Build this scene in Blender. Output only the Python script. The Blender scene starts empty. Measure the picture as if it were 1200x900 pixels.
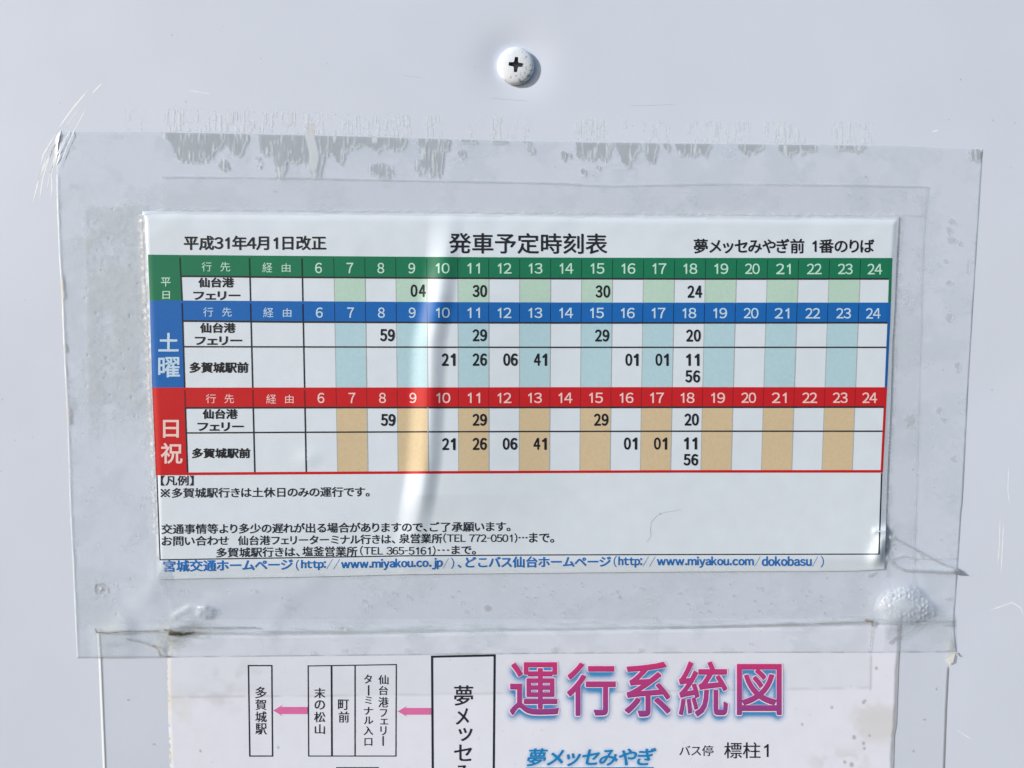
import bpy, bmesh, math
import numpy as np
from mathutils import Matrix

# ------------------------------------------------------------------ camera
scene = bpy.context.scene
col = scene.collection
U = 0.297 / 885.0            # metres per photograph pixel on the board (an A4 width spans 885 px)
F = 942.0                    # focal length in photograph pixels (about 28 mm equivalent)
D = F * U                    # distance to the board along the view axis
def nrm(v): return v / np.linalg.norm(v)
VD = nrm(np.array([-37.0, 10700.0, F]))
HD = np.array([37400.0, -100.0, F]); HD = nrm(HD - HD.dot(VD) * VD)
ND = np.cross(HD, VD)
R = np.stack([HD, ND, -VD])                      # camera space (x right, y down, z forward) -> world
CAM = -D * R[:, 2]
cam_data = bpy.data.cameras.new('camera')
cam_data.sensor_width = 36.0
cam_data.lens = F / 1200.0 * 36.0
cam_data.clip_start = 0.01
cam_data.clip_end = 200.0
cam = bpy.data.objects.new('camera', cam_data)
col.objects.link(cam)
m = Matrix.Identity(4)
for i in range(3):
    m[i][0] = R[i, 0]; m[i][1] = -R[i, 1]; m[i][2] = -R[i, 2]; m[i][3] = CAM[i]
cam.matrix_world = m
scene.camera = cam

# ------------------------------------------------------------------ daylight
SUN_TO = nrm(np.array([-0.82, -0.454, 0.35]))   # direction towards the sun
world = bpy.data.worlds.new('World')
scene.world = world
world.use_nodes = True
wn = world.node_tree
sky = wn.nodes.new('ShaderNodeTexSky')
sky.sky_type = 'NISHITA'
sky.sun_disc = False
sky.sun_elevation = math.asin(SUN_TO[2])
sky.sun_rotation = math.atan2(SUN_TO[0], SUN_TO[1])
bg = wn.nodes['Background']
wn.links.new(sky.outputs[0], bg.inputs[0])
bg.inputs[1].default_value = 0.13
sd = bpy.data.lights.new('sun', 'SUN')
sd.energy = 3.5
sd.angle = math.radians(0.53)
sd.color = (1.0, 0.965, 0.915)
sun = bpy.data.objects.new('sun', sd)
col.objects.link(sun)
zc = SUN_TO
xc = nrm(np.cross([0, 0, 1.0], zc)); yc = np.cross(zc, xc)
m = Matrix.Identity(4)
for i in range(3):
    m[i][0] = xc[i]; m[i][1] = yc[i]; m[i][2] = zc[i]
m[0][3], m[1][3], m[2][3] = SUN_TO * 2.0
sun.matrix_world = m
scene.view_settings.view_transform = 'Standard'
scene.view_settings.look = 'None'
scene.view_settings.exposure = 0.07
scene.view_settings.gamma = 1.0
scene.cycles.transparent_max_bounces = 16

# ------------------------------------------------------------------ helpers
def P(px, py, h=0.0):
    """board position (metres) of a point seen at photograph pixel px,py and standing h pixels proud of the board"""
    px = np.asarray(px, float); py = np.asarray(py, float)
    h = np.broadcast_to(np.asarray(h, float), px.shape)
    r = np.stack([(px - 600) / F, (py - 450) / F, np.ones_like(px)], -1) @ R.T
    t = (-h * U - CAM[1]) / r[..., 1]
    return CAM + r * t[..., None]

_rng = np.random.default_rng(11)
_tab = _rng.random((256, 256))
def vn(x, y, seed=0):
    x = np.asarray(x, float) + seed * 37.7; y = np.asarray(y, float) + seed * 17.3
    xi = np.floor(x).astype(int); yi = np.floor(y).astype(int)
    fx = x - xi; fy = y - yi
    fx = fx * fx * (3 - 2 * fx); fy = fy * fy * (3 - 2 * fy)
    a = _tab[xi % 256, yi % 256]; b = _tab[(xi + 1) % 256, yi % 256]
    c = _tab[xi % 256, (yi + 1) % 256]; d = _tab[(xi + 1) % 256, (yi + 1) % 256]
    return (a * (1 - fx) + b * fx) * (1 - fy) + (c * (1 - fx) + d * fx) * fy
def fbm(x, y, seed=0, o=4):
    s = 0; a = 0.5; n = 0
    for k in range(o):
        s = s + a * vn(x * 2 ** k, y * 2 ** k, seed + k * 3); n += a; a *= 0.5
    return s / n
def sm(a, b, x):
    t = np.clip((np.asarray(x, float) - a) / (b - a), 0, 1)
    return t * t * (3 - 2 * t)
def ip(pts):
    xs = [p[0] for p in pts]; ys = [p[1] for p in pts]
    return lambda x: np.interp(x, xs, ys)
def segdist(X, Y, pts):
    d = np.full(X.shape, 1e9)
    for (x0, y0), (x1, y1) in zip(pts[:-1], pts[1:]):
        vx, vy = x1 - x0, y1 - y0
        t = np.clip(((X - x0) * vx + (Y - y0) * vy) / (vx * vx + vy * vy + 1e-9), 0, 1)
        d = np.minimum(d, np.hypot(X - x0 - t * vx, Y - y0 - t * vy))
    return d
def gauss(X, Y, cx, cy, sx, sy=None, ang=0):
    sy = sy or sx
    c, s = math.cos(ang), math.sin(ang)
    dx, dy = X - cx, Y - cy
    return np.exp(-0.5 * (((dx * c + dy * s) / sx) ** 2 + ((-dx * s + dy * c) / sy) ** 2))

class StainLight:  # colour layer: real stains plus painted light and shade
    def __init__(self, shape):
        self.c = np.zeros(shape + (3,)); self.a = np.zeros(shape)
    def add(self, mask, rgb):
        mask = np.clip(mask, 0, 1)
        na = mask + self.a * (1 - mask)
        k = np.where(na > 1e-6, mask / np.maximum(na, 1e-6), 0)[..., None]
        self.c = np.array(rgb) * k + self.c * (1 - k); self.a = na

def tag(o, label=None, cat=None, group=None, kind=None):
    if label: o['label'] = label
    if cat: o['category'] = cat
    if group: o['group'] = group
    if kind: o['kind'] = kind
    return o
def empty(name, loc, label, cat):
    o = bpy.data.objects.new(name, None); col.objects.link(o)
    o.location = loc; o.empty_display_size = 0.01
    return tag(o, label, cat)
def link(name, me, parent=None):
    o = bpy.data.objects.new(name, me); col.objects.link(o)
    if parent is not None:
        o.parent = parent
        o.matrix_parent_inverse = Matrix.Translation(-parent.location)
    return o
def np_mesh(name, verts, faces, mats, parent=None, smooth=True, mi=None, attrs=None):
    me = bpy.data.meshes.new(name)
    faces = np.asarray(faces); n = faces.shape[1]
    me.vertices.add(len(verts)); me.vertices.foreach_set('co', np.asarray(verts, np.float32).ravel())
    me.loops.add(faces.size); me.loops.foreach_set('vertex_index', faces.astype(np.int32).ravel())
    me.polygons.add(len(faces)); me.polygons.foreach_set('loop_start', np.arange(0, faces.size, n, dtype=np.int32))
    me.polygons.foreach_set('use_smooth', np.full(len(faces), smooth))
    for mt in (mats if isinstance(mats, (list, tuple)) else [mats]): me.materials.append(mt)
    if mi is not None: me.polygons.foreach_set('material_index', np.asarray(mi, np.int32))
    for k, (c, a) in (attrs or {}).items():
        at = me.attributes.new(k, 'FLOAT_COLOR', 'POINT')
        at.data.foreach_set('color', np.concatenate([c, a[..., None]], -1).reshape(-1, 4).astype(np.float32).ravel())
    me.update(calc_edges=True); me.validate()
    return link(name, me, parent)
def grid_faces(nx, ny, keep=None):
    j, i = np.meshgrid(np.arange(ny - 1), np.arange(nx - 1), indexing='ij')
    a = j * nx + i
    f = np.stack([a, a + nx, a + nx + 1, a + 1], -1).reshape(-1, 4)
    if keep is not None: f = f[keep[:-1, :-1].ravel()]
    return f
def coons(top, bot, left, right, nx, ny):
    s, t = np.meshgrid(np.linspace(0, 1, nx), np.linspace(0, 1, ny))
    X = left(300.0) + s * (right(300.0) - left(300.0)); Y = top(X) * (1 - t) + bot(X) * t
    for _ in range(4):
        X = left(Y) * (1 - s) + right(Y) * s; Y = top(X) * (1 - t) + bot(X) * t
    return X, Y
def compact(verts, faces, arrs):
    u, inv = np.unique(faces, return_inverse=True)
    return verts[u], inv.reshape(faces.shape), [a[u] for a in arrs]

# ------------------------------------------------------------------ materials
def mat(name, base, rough=0.4, spec=0.5, coat=0.0, mottle=0.03, scale=120.0, bump=0.0, bscale=2500.0, alpha=None, stain_light=False, clump=None):
    mt = bpy.data.materials.new(name); mt.use_nodes = True
    nt = mt.node_tree; N = nt.nodes; L = nt.links
    p = N['Principled BSDF']; out = N['Material Output']
    p.inputs['Roughness'].default_value = rough
    p.inputs['Specular IOR Level'].default_value = spec
    p.inputs['Coat Weight'].default_value = coat
    p.inputs['Coat Roughness'].default_value = 0.38
    tc = N.new('ShaderNodeTexCoord')
    nz = N.new('ShaderNodeTexNoise'); nz.inputs['Scale'].default_value = scale; nz.inputs['Detail'].default_value = 5
    L.new(tc.outputs['Object'], nz.inputs['Vector'])
    mr = N.new('ShaderNodeMapRange')
    mr.inputs['From Min'].default_value = 0.3; mr.inputs['From Max'].default_value = 0.7
    mr.inputs['To Min'].default_value = 1 - mottle; mr.inputs['To Max'].default_value = 1 + mottle
    L.new(nz.outputs['Fac'], mr.inputs['Value'])
    mx = N.new('ShaderNodeMix'); mx.data_type = 'RGBA'; mx.blend_type = 'MULTIPLY'
    mx.inputs['Factor'].default_value = 1.0
    mx.inputs['A'].default_value = (*base, 1)
    L.new(mr.outputs['Result'], mx.inputs['B'])
    colour = mx.outputs['Result']
    if clump:
        colour = clump(nt, tc, colour)
    fac = None
    if stain_light:
        at = N.new('ShaderNodeAttribute'); at.attribute_name = 'stain_light'
        m2 = N.new('ShaderNodeMix'); m2.data_type = 'RGBA'
        L.new(at.outputs['Alpha'], m2.inputs['Factor']); L.new(colour, m2.inputs['A']); L.new(at.outputs['Color'], m2.inputs['B'])
        colour = m2.outputs['Result']
    L.new(colour, p.inputs['Base Color'])
    if bump:
        b1 = N.new('ShaderNodeTexNoise'); b1.inputs['Scale'].default_value = bscale; b1.inputs['Detail'].default_value = 3
        L.new(tc.outputs['Object'], b1.inputs['Vector'])
        bp = N.new('ShaderNodeBump'); bp.inputs['Strength'].default_value = 1.0; bp.inputs['Distance'].default_value = bump
        L.new(b1.outputs['Fac'], bp.inputs['Height']); L.new(bp.outputs['Normal'], p.inputs['Normal'])
    if alpha is not None:
        tr = N.new('ShaderNodeBsdfTransparent'); ms = N.new('ShaderNodeMixShader')
        L.new(tr.outputs[0], ms.inputs[1]); L.new(p.outputs[0], ms.inputs[2]); L.new(ms.outputs[0], out.inputs['Surface'])
        if stain_light:
            mm = N.new('ShaderNodeMath'); mm.operation = 'MAXIMUM'; mm.inputs[1].default_value = alpha
            L.new(at.outputs['Alpha'], mm.inputs[0]); L.new(mm.outputs[0], ms.inputs[0])
        else:
            ms.inputs[0].default_value = alpha
    return mt

def board_specks(nt, tc, colour):
    N = nt.nodes; L = nt.links
    for sc, th, c in ((260.0, 0.045, (0.45, 0.46, 0.48)), (90.0, 0.022, (0.36, 0.36, 0.36))):
        v = N.new('ShaderNodeTexVoronoi'); v.inputs['Scale'].default_value = sc
        L.new(tc.outputs['Object'], v.inputs['Vector'])
        wn_ = N.new('ShaderNodeTexWhiteNoise'); L.new(v.outputs['Position'], wn_.inputs['Vector'])
        lt = N.new('ShaderNodeMapRange'); lt.inputs['From Min'].default_value = 0.0; lt.inputs['From Max'].default_value = th * 2.2
        lt.inputs['To Min'].default_value = 1.0; lt.inputs['To Max'].default_value = 0.0
        L.new(v.outputs['Distance'], lt.inputs['Value'])
        g = N.new('ShaderNodeMath'); g.operation = 'GREATER_THAN'; g.inputs[1].default_value = 0.965
        L.new(wn_.outputs['Value'], g.inputs[0])
        k = N.new('ShaderNodeMath'); k.operation = 'MULTIPLY'
        L.new(lt.outputs['Result'], k.inputs[0]); L.new(g.outputs[0], k.inputs[1])
        m2 = N.new('ShaderNodeMix'); m2.data_type = 'RGBA'; m2.inputs['B'].default_value = (*c, 1)
        L.new(k.outputs[0], m2.inputs['Factor']); L.new(colour, m2.inputs['A'])
        colour = m2.outputs['Result']
    return colour
def screw_chips(nt, tc, colour):
    N = nt.nodes; L = nt.links
    n1 = N.new('ShaderNodeTexNoise'); n1.inputs['Scale'].default_value = 900; n1.inputs['Detail'].default_value = 4
    L.new(tc.outputs['Object'], n1.inputs['Vector'])
    sp = N.new('ShaderNodeSeparateXYZ'); L.new(tc.outputs['Object'], sp.inputs[0])
    w1 = N.new('ShaderNodeMath'); w1.operation = 'MULTIPLY_ADD'; w1.inputs[1].default_value = 0.10 / (20 * U); w1.inputs[2].default_value = 0.0
    L.new(sp.outputs['X'], w1.inputs[0])
    w2 = N.new('ShaderNodeMath'); w2.operation = 'MULTIPLY_ADD'; w2.inputs[1].default_value = -0.07 / (20 * U)
    L.new(sp.outputs['Z'], w2.inputs[0]); L.new(w1.outputs[0], w2.inputs[2])
    w3 = N.new('ShaderNodeMath'); w3.operation = 'ADD'; L.new(w2.outputs[0], w3.inputs[0]); L.new(n1.outputs['Fac'], w3.inputs[1])
    r1 = N.new('ShaderNodeMapRange'); r1.inputs['From Min'].default_value = 0.625; r1.inputs['From Max'].default_value = 0.72
    L.new(w3.outputs[0], r1.inputs['Value'])
    m2 = N.new('ShaderNodeMix'); m2.data_type = 'RGBA'; m2.inputs['B'].default_value = (0.40, 0.46, 0.55, 1)
    L.new(r1.outputs['Result'], m2.inputs['Factor']); L.new(colour, m2.inputs['A'])
    return m2.outputs['Result']

M = {}
M['board'] = mat('white_board_paint', (0.645, 0.71, 0.845), 0.42, 0.35, mottle=0.018, scale=28, bump=0.000008, bscale=700, clump=board_specks)
M['film'] = mat('clear_film', (0.64, 0.73, 0.81), 0.24, 0.5, mottle=0.02, scale=300, bump=0.000012, bscale=900, alpha=0.16, stain_light=True)
M['residue'] = mat('adhesive_residue', (0.80, 0.83, 0.88), 0.5, 0.3, alpha=0.0, stain_light=True)
M['pouch'] = mat('clear_laminate', (0.66, 0.70, 0.75), 0.25, 0.5, alpha=0.10, mottle=0.02, bump=0.00001, bscale=800, stain_light=True)
M['paper'] = mat('laminated_paper', (0.675, 0.76, 0.87), 0.34, 0.25, coat=0.45, mottle=0.02, scale=160, bump=0.000012, bscale=650)
M['poster'] = mat('laminated_poster_paper', (0.765, 0.805, 0.935), 0.36, 0.3, coat=0.05, mottle=0.02, scale=110, bump=0.000010, bscale=700, stain_light=True)
INK = dict(rough=0.34, spec=0.06, coat=0.6, bump=0.000008, bscale=650)
def ink(name, c, **k):
    a = dict(INK); a.update(k); M[name] = mat(name + '_ink', c, mottle=0.04, scale=900, **a)
ink('black', (0.012, 0.014, 0.022))
ink('softblack', (0.022, 0.026, 0.038))
ink('greyline', (0.42, 0.46, 0.48))
ink('hairgrey', (0.50, 0.56, 0.62))
ink('green', (0.008, 0.178, 0.092))
ink('blue', (0.008, 0.130, 0.47))
ink('red', (0.54, 0.014, 0.022))
ink('palegreen', (0.46, 0.655, 0.58))
ink('paleblue', (0.43, 0.635, 0.74))
ink('tan', (0.62, 0.505, 0.335))
ink('greenwhite', (0.50, 0.76, 0.66))
ink('bluewhite', (0.52, 0.70, 0.88))
ink('redwhite', (0.82, 0.60, 0.60))
ink('darkgreen', (0.003, 0.03, 0.02))
ink('darkblue', (0.003, 0.012, 0.06))
ink('darkred', (0.20, 0.012, 0.018))
ink('webblue', (0.016, 0.165, 0.56))
ink('magenta', (0.62, 0.13, 0.33))
ink('rim', (0.80, 0.66, 0.83))
ink('glow', (0.055, 0.34, 0.66), alpha=0.26)
ink('titledark', (0.30, 0.02, 0.09))
ink('cyanblue', (0.012, 0.23, 0.56))
ink('paleglow', (0.42, 0.74, 0.90), alpha=0.35)
M['screwpaint'] = mat('chipped_white_paint', (0.80, 0.86, 0.94), 0.35, 0.5, mottle=0.05, scale=700, bump=0.00006, bscale=1200, clump=screw_chips)
M['recess_shade'] = mat('dark_recess_shade', (0.20, 0.21, 0.24), 0.6, 0.3, mottle=0.4, scale=1500)  # shade inside the cross recess, put into its colour
M['steel'] = mat('galvanised_steel', (0.42, 0.44, 0.47), 0.4, 0.5, mottle=0.1, scale=400)
M['scratch'] = mat('scratched_white_paint', (0.90, 0.94, 1.0), 0.5, 0.3, mottle=0.02)

# title ink runs from magenta at the top of the letters to violet at their foot (printed blend)
def title_blend(nt, tc, colour):
    N = nt.nodes; L = nt.links
    sp = N.new('ShaderNodeSeparateXYZ'); L.new(tc.outputs['Object'], sp.inputs[0])
    r = N.new('ShaderNodeMapRange')
    r.inputs['From Min'].default_value = float(P(750, 776)[2]); r.inputs['From Max'].default_value = float(P(750, 838)[2])
    L.new(sp.outputs['Z'], r.inputs['Value'])
    m2 = N.new('ShaderNodeMix'); m2.data_type = 'RGBA'; m2.inputs['B'].default_value = (0.29, 0.06, 0.28, 1)
    L.new(r.outputs['Result'], m2.inputs['Factor']); L.new(colour, m2.inputs['A'])
    return m2.outputs['Result']
M['title'] = mat('title_ink', (0.56, 0.045, 0.20), mottle=0.05, scale=900, clump=title_blend, **INK)

# ------------------------------------------------------------------ heights of the layers, in photograph pixels
# board dent round the screw
def U_board(X, Y):
    # slow unevenness of the sheet metal, followed by everything stuck to it
    return 4.0 * (fbm(np.asarray(X) / 330, np.asarray(Y) / 330, 5, 2) - 0.5)
def H_board(X, Y):
    return -5.0 * gauss(X, Y, 603, 76, 23) + U_board(X, Y)

# route map poster (under the film): laminate outline and paper outline
RP_top = ip([(112, 741), (200, 740), (400, 740), (560, 737), (660, 736), (830, 733), (1022, 729), (1117, 728)])
RP_left = ip([(735, 113), (775, 115.5), (900, 120.5), (1000, 124.5)])
RP_right = ip([(728, 1117), (772, 1113), (830, 1110), (900, 1107.5), (1000, 1103)])
RQ_top = lambda x: RP_top(x) + 3.5
RQ_left = ip([(735, 199), (775, 196), (800, 196), (900, 199), (1000, 203)])
RQ_right = ip([(728, 1056), (780, 1053), (850, 1050.5), (862, 1048), (900, 1047), (1000, 1043)])
RP_bot = lambda x: 0 * x + 1000.0
RQ_bot = lambda x: 0 * x + 990.0
def H_poster_film(X, Y):
    e = np.minimum(np.minimum(X - RP_left(Y), RP_right(Y) - X), Y - RP_top(X))
    return U_board(X, Y) + 0.7 * sm(-0.3, 2.2, e)
def H_poster(X, Y):
    e = np.minimum(np.minimum(X - RQ_left(Y) + 1.2 * (vn(Y / 4, Y * 0, 9) - .5), RQ_right(Y) - X + 2.2 * (fbm(Y / 11, Y * 0 + 4, 19) - .5)), Y - RQ_top(X))
    w = 0.5 * (fbm(X / 70, Y / 70, 21) - 0.5)
    tape = 0.05 * tape_on_poster(X, Y)
    return H_poster_film(X, Y) + 0.15 + (0.8 + w) * sm(-0.5, 4.5, e) + tape
T_bot = ip([(195, 817), (320, 816), (420, 815), (640, 812), (1020, 806)])
T_right = ip([(735, 1022), (810, 1020)])
def tape_on_poster(X, Y):
    return sm(0.5, -0.5, Y - T_bot(X)) * sm(0.5, -0.5, X - T_right(Y))

# clear film sheet
FL_top = ip([(60, 154.5), (190, 154.5), (340, 157.5), (500, 162), (660, 166), (820, 168), (1050, 170.5), (1152, 175)])
FL_bot = ip([(85, 771.5), (200, 770.5), (400, 768.5), (660, 766), (900, 765), (1040, 765), (1125, 764)])
FL_left = ip([(150, 70), (175, 69), (200, 66), (235, 66.5), (300, 69), (345, 72), (400, 74), (470, 77.5), (500, 79), (600, 82), (660, 85), (771, 90)])
FL_right = ip([(175, 1152), (310, 1143.5), (450, 1135), (590, 1128), (600, 1126.7), (680, 1121.5), (720, 1118.5), (740, 1119), (765, 1121.5)])
bubble_pts = [(1024, 716), (1030, 700), (1045, 688), (1062, 683), (1076, 687), (1086, 699), (1098, 714), (1096, 722), (1078, 729), (1058, 731), (1036, 729)]
def poly_r(X, Y, pts, cx, cy):
    """radius of each point relative to a star shaped outline (1 on the outline)"""
    ang = np.arctan2(Y - cy, X - cx)
    pa = np.array([math.atan2(y - cy, x - cx) for x, y in pts]); pr = np.array([math.hypot(x - cx, y - cy) for x, y in pts])
    o = np.argsort(pa); pa = pa[o]; pr = pr[o]
    pa = np.concatenate([pa - 2 * math.pi, pa, pa + 2 * math.pi]); pr = np.tile(pr, 3)
    return np.hypot(X - cx, Y - cy) / np.interp(ang, pa, pr)
def hexb(X, Y, p):
    k = 2 * math.pi / p
    return (np.cos(k * X) + np.cos(k * (0.5 * X + 0.866 * Y)) + np.cos(k * (0.5 * X - 0.866 * Y))) / 3
def H_film(X, Y, detail=True):
    e = np.minimum(np.minimum(X - FL_left(Y), FL_right(Y) - X), np.minimum(Y - FL_top(X), FL_bot(X) - Y))
    h = U_board(X, Y) + 0.25 + 1.15 * sm(0, 2.2, e)
    over = 2.3 * sm(-11, 2.0, np.minimum(np.minimum(X - RP_left(Y), RP_right(Y) - X), Y - RP_top(X) + 0.0))
    h = h + over
    h = h + 0.7 * (fbm(X / 45, Y / 45, 31) - 0.5) + 0.14 * (vn(X / 9, Y / 13, 32) - 0.5)
    # soft diagonal puckers in the lower left corner
    for pts, a, w in (([(140, 735), (180, 690), (196, 660)], 1.7, 9), ([(205, 738), (250, 706), (330, 690)], 1.2, 8),
                      ([(315, 735), (332, 708), (370, 680)], 1.3, 9), ([(150, 765), (150, 740)], 0.9, 6), ([(1110, 700), (1040, 730)], 1.0, 7)):
        h = h + 1.7 * a * np.exp(-0.5 * (segdist(X, Y, pts) / w) ** 2)
    # big air bubble
    r = poly_r(X, Y, bubble_pts, 1058, 709)
    dome = np.clip(1 - r ** 2, 0, 1)
    h = h + 12.0 * dome ** 0.85 + 3.0 * np.exp(-0.5 * (np.maximum(r - 0.9, 0) / 0.25) ** 2) * (1 - 0)
    if detail:
        pat = hexb(X + 5.0 * vn(X / 8, Y / 8, 3) + 2 * vn(X / 3.5, Y / 3.5, 13), Y + 5.0 * vn(X / 8, Y / 8, 4) + 2 * vn(X / 3.5, Y / 3.5, 14), 5.6) * (0.5 + vn(X / 11, Y / 11, 15)) + 0.5 * (vn(X / 2.2, Y / 2.2, 16) - 0.5)
        rim = sm(0.15, 0.5, r) * sm(1.05, 0.9, r) * sm(-10, 10, (709 - Y) + 0.55 * (X - 1058) + 14)
        h = h + 1.15 * pat * rim + 1.2 * (fbm(X / 16, Y / 16, 17) - 0.5) * sm(1.1, 0.6, r)
    # small bubble at the lower left
    r2 = np.hypot((X - 241) / 13, (Y - 718) / 9.5)
    h = h + 3.2 * np.clip(1 - r2 ** 2, 0, 1) ** 0.7
    if detail:
        h = h + 1.3 * (vn(X / 3.2, Y / 3.2, 8) - 0.5) * sm(1.0, 0.6, r2)
    h = h + 2.2 * np.exp(-0.5 * (segdist(X, Y, [(205, 722), (222, 712), (240, 711)]) / 3) ** 2)
    # wrinkle running out from the corner of the timetable
    h = h + 2.6 * np.exp(-0.5 * (segdist(X, Y, [(1044, 630), (1080, 648), (1120, 668)]) / 1.8) ** 2) * sm(1136, 1118, X)
    h = h + 2.4 * np.exp(-0.5 * (segdist(X, Y, [(1040, 655), (1058, 666), (1085, 668), (1120, 670)]) / 2.6) ** 2)
    h = h + 1.4 * np.exp(-0.5 * (segdist(X, Y, [(1048, 655), (1060, 651), (1068, 653), (1080, 664)]) / 1.6) ** 2)
    return h

# timetable sheet
TT_top = ip([(160, 247.3), (300, 248.3), (520, 250), (760, 252.5), (1054, 254)])
TT_bot = ip([(183, 679), (250, 677.5), (360, 676), (480, 673), (640, 671.5), (800, 670), (1000, 669), (1037, 667)])
TT_left = ip([(247, 166.7), (300, 169), (352, 172), (454, 176.5), (500, 179), (555, 181.5), (640, 183.5), (680, 183.7)])
TT_right = ip([(254, 1053.5), (300, 1051), (360, 1048.5), (400, 1046), (470, 1044), (555, 1040), (620, 1038), (668, 1036.5)])
crest = ip([(250, 527), (300, 522), (345, 516), (400, 506), (440, 504.5), (490, 503), (540, 500), (580, 494), (620, 487), (650, 481), (680, 478)])
c_amp = ip([(248, 0.6), (262, 1.4), (300, 5.2), (345, 8.2), (580, 9.0), (605, 5.6), (640, 2.2), (672, 0.5)])
def H_sheet(X, Y):
    e = np.minimum(np.minimum(X - TT_left(Y), TT_right(Y) - X), np.minimum((Y - TT_top(X)) * 0.7, (TT_bot(X) - Y) * 0.42))
    h = U_board(X, Y) + 1.9 + 2.0 * sm(-1, 7, e)
    d = X - crest(Y)
    rise_ = sm(-25, 1.5, d); fall = sm(0.5, 20, d)
    h = h + c_amp(Y) * (rise_ * (1 - 0.42 * fall) - (0.58 * sm(14, 190, d)) * rise_)
    topw = sm(330, 255, Y)
    h = h + (0.7 + 1.6 * topw) * (fbm(X / 75, Y / 60, 41, 3) - 0.5)
    h = h + 4.6 * np.exp(-0.5 * (segdist(X, Y, [(1042, 624), (1034, 638), (1027, 654)]) / 6.0) ** 2) + 2.0 * np.exp(-0.5 * (segdist(X, Y, [(1026, 622), (1040, 621), (1046, 624)]) / 2.2) ** 2) + 0.8 * (vn(X / 3.5, Y / 3.5, 44) - 0.5) * gauss(X, Y, 1032, 634, 10, 12)
    h = h + 1.0 * gauss(X, Y, 362, 536, 9, 7)
    h = h + 1.0 * gauss(X, Y, 455, 642, 13, 9)
    return h + 0.9 * gauss(X, Y, 500, 655, 14, 7)

# ------------------------------------------------------------------ the board
def build_board():
    xs = np.concatenate([np.arange(-420, -20, 20), np.arange(-20, 1224, 4), np.arange(1224, 1640, 20)])
    ys = np.concatenate([np.arange(-340, -20, 20), np.arange(-20, 924, 4), np.arange(924, 1300, 20)])
    X, Y = np.meshgrid(xs.astype(float), ys.astype(float))
    n = X.size
    V = P(X, Y, H_board(X, Y)).reshape(-1, 3)
    fc = grid_faces(len(xs), len(ys))
    nx, ny = len(xs), len(ys)
    ring = np.concatenate([np.arange(nx), np.arange(1, ny) * nx + nx - 1, (ny - 1) * nx + np.arange(nx - 2, -1, -1), np.arange(ny - 2, 0, -1) * nx])
    B = V[ring].copy(); B[:, 1] += 0.004
    bi = n + np.arange(len(ring))
    side = np.stack([ring, np.roll(ring, -1), np.roll(bi, -1), bi], -1)
    V = np.concatenate([V, B])
    # back sheet: a quad from the four corners
    c = [bi[0], bi[nx - 1], bi[nx + ny - 2], bi[2 * nx + ny - 3]]
    fc = np.concatenate([fc, side, np.array([c])])
    o = np_mesh('sign_board', V, fc, M['board'])
    o.data.polygons.foreach_set('use_smooth', np.concatenate([np.full(len(fc) - len(side) - 1, True), np.full(len(side) + 1, False)]))
    return tag(o, 'white painted metal sign board that carries every notice and the screw', 'sign board')
board = build_board()

def ribbon(name, strokes, material, parent, H, lift=0.15, rise=0.0):
    V = []; Fc = []
    for pts, w in strokes:
        pts = np.array(pts, float)
        q = []
        for a, b in zip(pts[:-1], pts[1:]):
            k = max(2, int(np.hypot(*(b - a)) / 2.5))
            q += [a + (b - a) * i / k for i in range(k)]
        q.append(pts[-1]); q = np.array(q)
        d = np.gradient(q, axis=0); nn = np.stack([-d[:, 1], d[:, 0]], -1); nn /= np.linalg.norm(nn, axis=1)[:, None] + 1e-9
        t = np.linspace(0, 1, len(q)); ww = w * np.clip(np.minimum(t, 1 - t) * 6, 0.25, 1) * (0.6 + 0.8 * vn(q[:, 0] / 5, q[:, 1] / 5, 2))
        b0 = sum(len(v) for v in V)
        for off, hh in ((-1, 0), (0, 0.75), (1, 0)):
            r = q + nn * (off * ww * 0.5)[:, None]
            V.append(P(r[:, 0], r[:, 1], H(r[:, 0], r[:, 1]) + lift + hh * w * rise))
        k = len(q); i = np.arange(k - 1)
        for row in range(2):
            a = b0 + row * k + i
            Fc.append(np.stack([a, a + 1, a + k + 1, a + k], -1))
    V = np.concatenate(V); Fc = np.concatenate(Fc)
    o = np_mesh(name, V, Fc, material, parent)
    bm = bmesh.new(); bm.from_mesh(o.data)
    for f in bm.faces:
        if f.normal.y > 0: f.normal_flip()
    bm.to_mesh(o.data); bm.free()
    return o
scr = [([(103, 105), (97, 113), (86, 126), (75, 141), (67, 152)], 1.9), ([(65, 157), (58, 169), (51, 181), (47.5, 193)], 1.6),
       ([(101, 126.5), (95, 138), (87, 153), (80, 168), (72, 188), (69.5, 195)], 1.3), ([(119, 98), (113, 104), (108, 110)], 1.3),
       ([(71, 157), (65, 168), (60, 180), (53, 192), (46, 208), (38.5, 238)], 1.6), ([(60, 181), (54, 195), (50, 210), (46.5, 233)], 1.5),
       ([(68, 168), (66, 185), (60, 203), (61, 220), (59.5, 235)], 1.4), ([(77, 163), (70, 180), (66, 195)], 1.0), ([(67, 176), (61, 195), (59, 204)], 1.7), ([(72, 152), (66, 163), (62, 176), (57, 186)], 2.2), ([(84, 151), (74, 166), (66, 184)], 0.8), ([(63, 190), (58, 206), (55, 222)], 0.9), ([(69, 158), (66, 172), (64, 181)], 2.4), ([(56, 178), (50, 196), (43, 216)], 0.8), ([(92, 128), (83, 140), (75, 150)], 0.7)]
for k_ in scr: ribbon('scratch_mark', [k_], M['scratch'], board, lambda x, y: H_board(x, y) + 1.5 * sm(66, 70, x) * sm(153, 158, y), 0.06)
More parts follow.
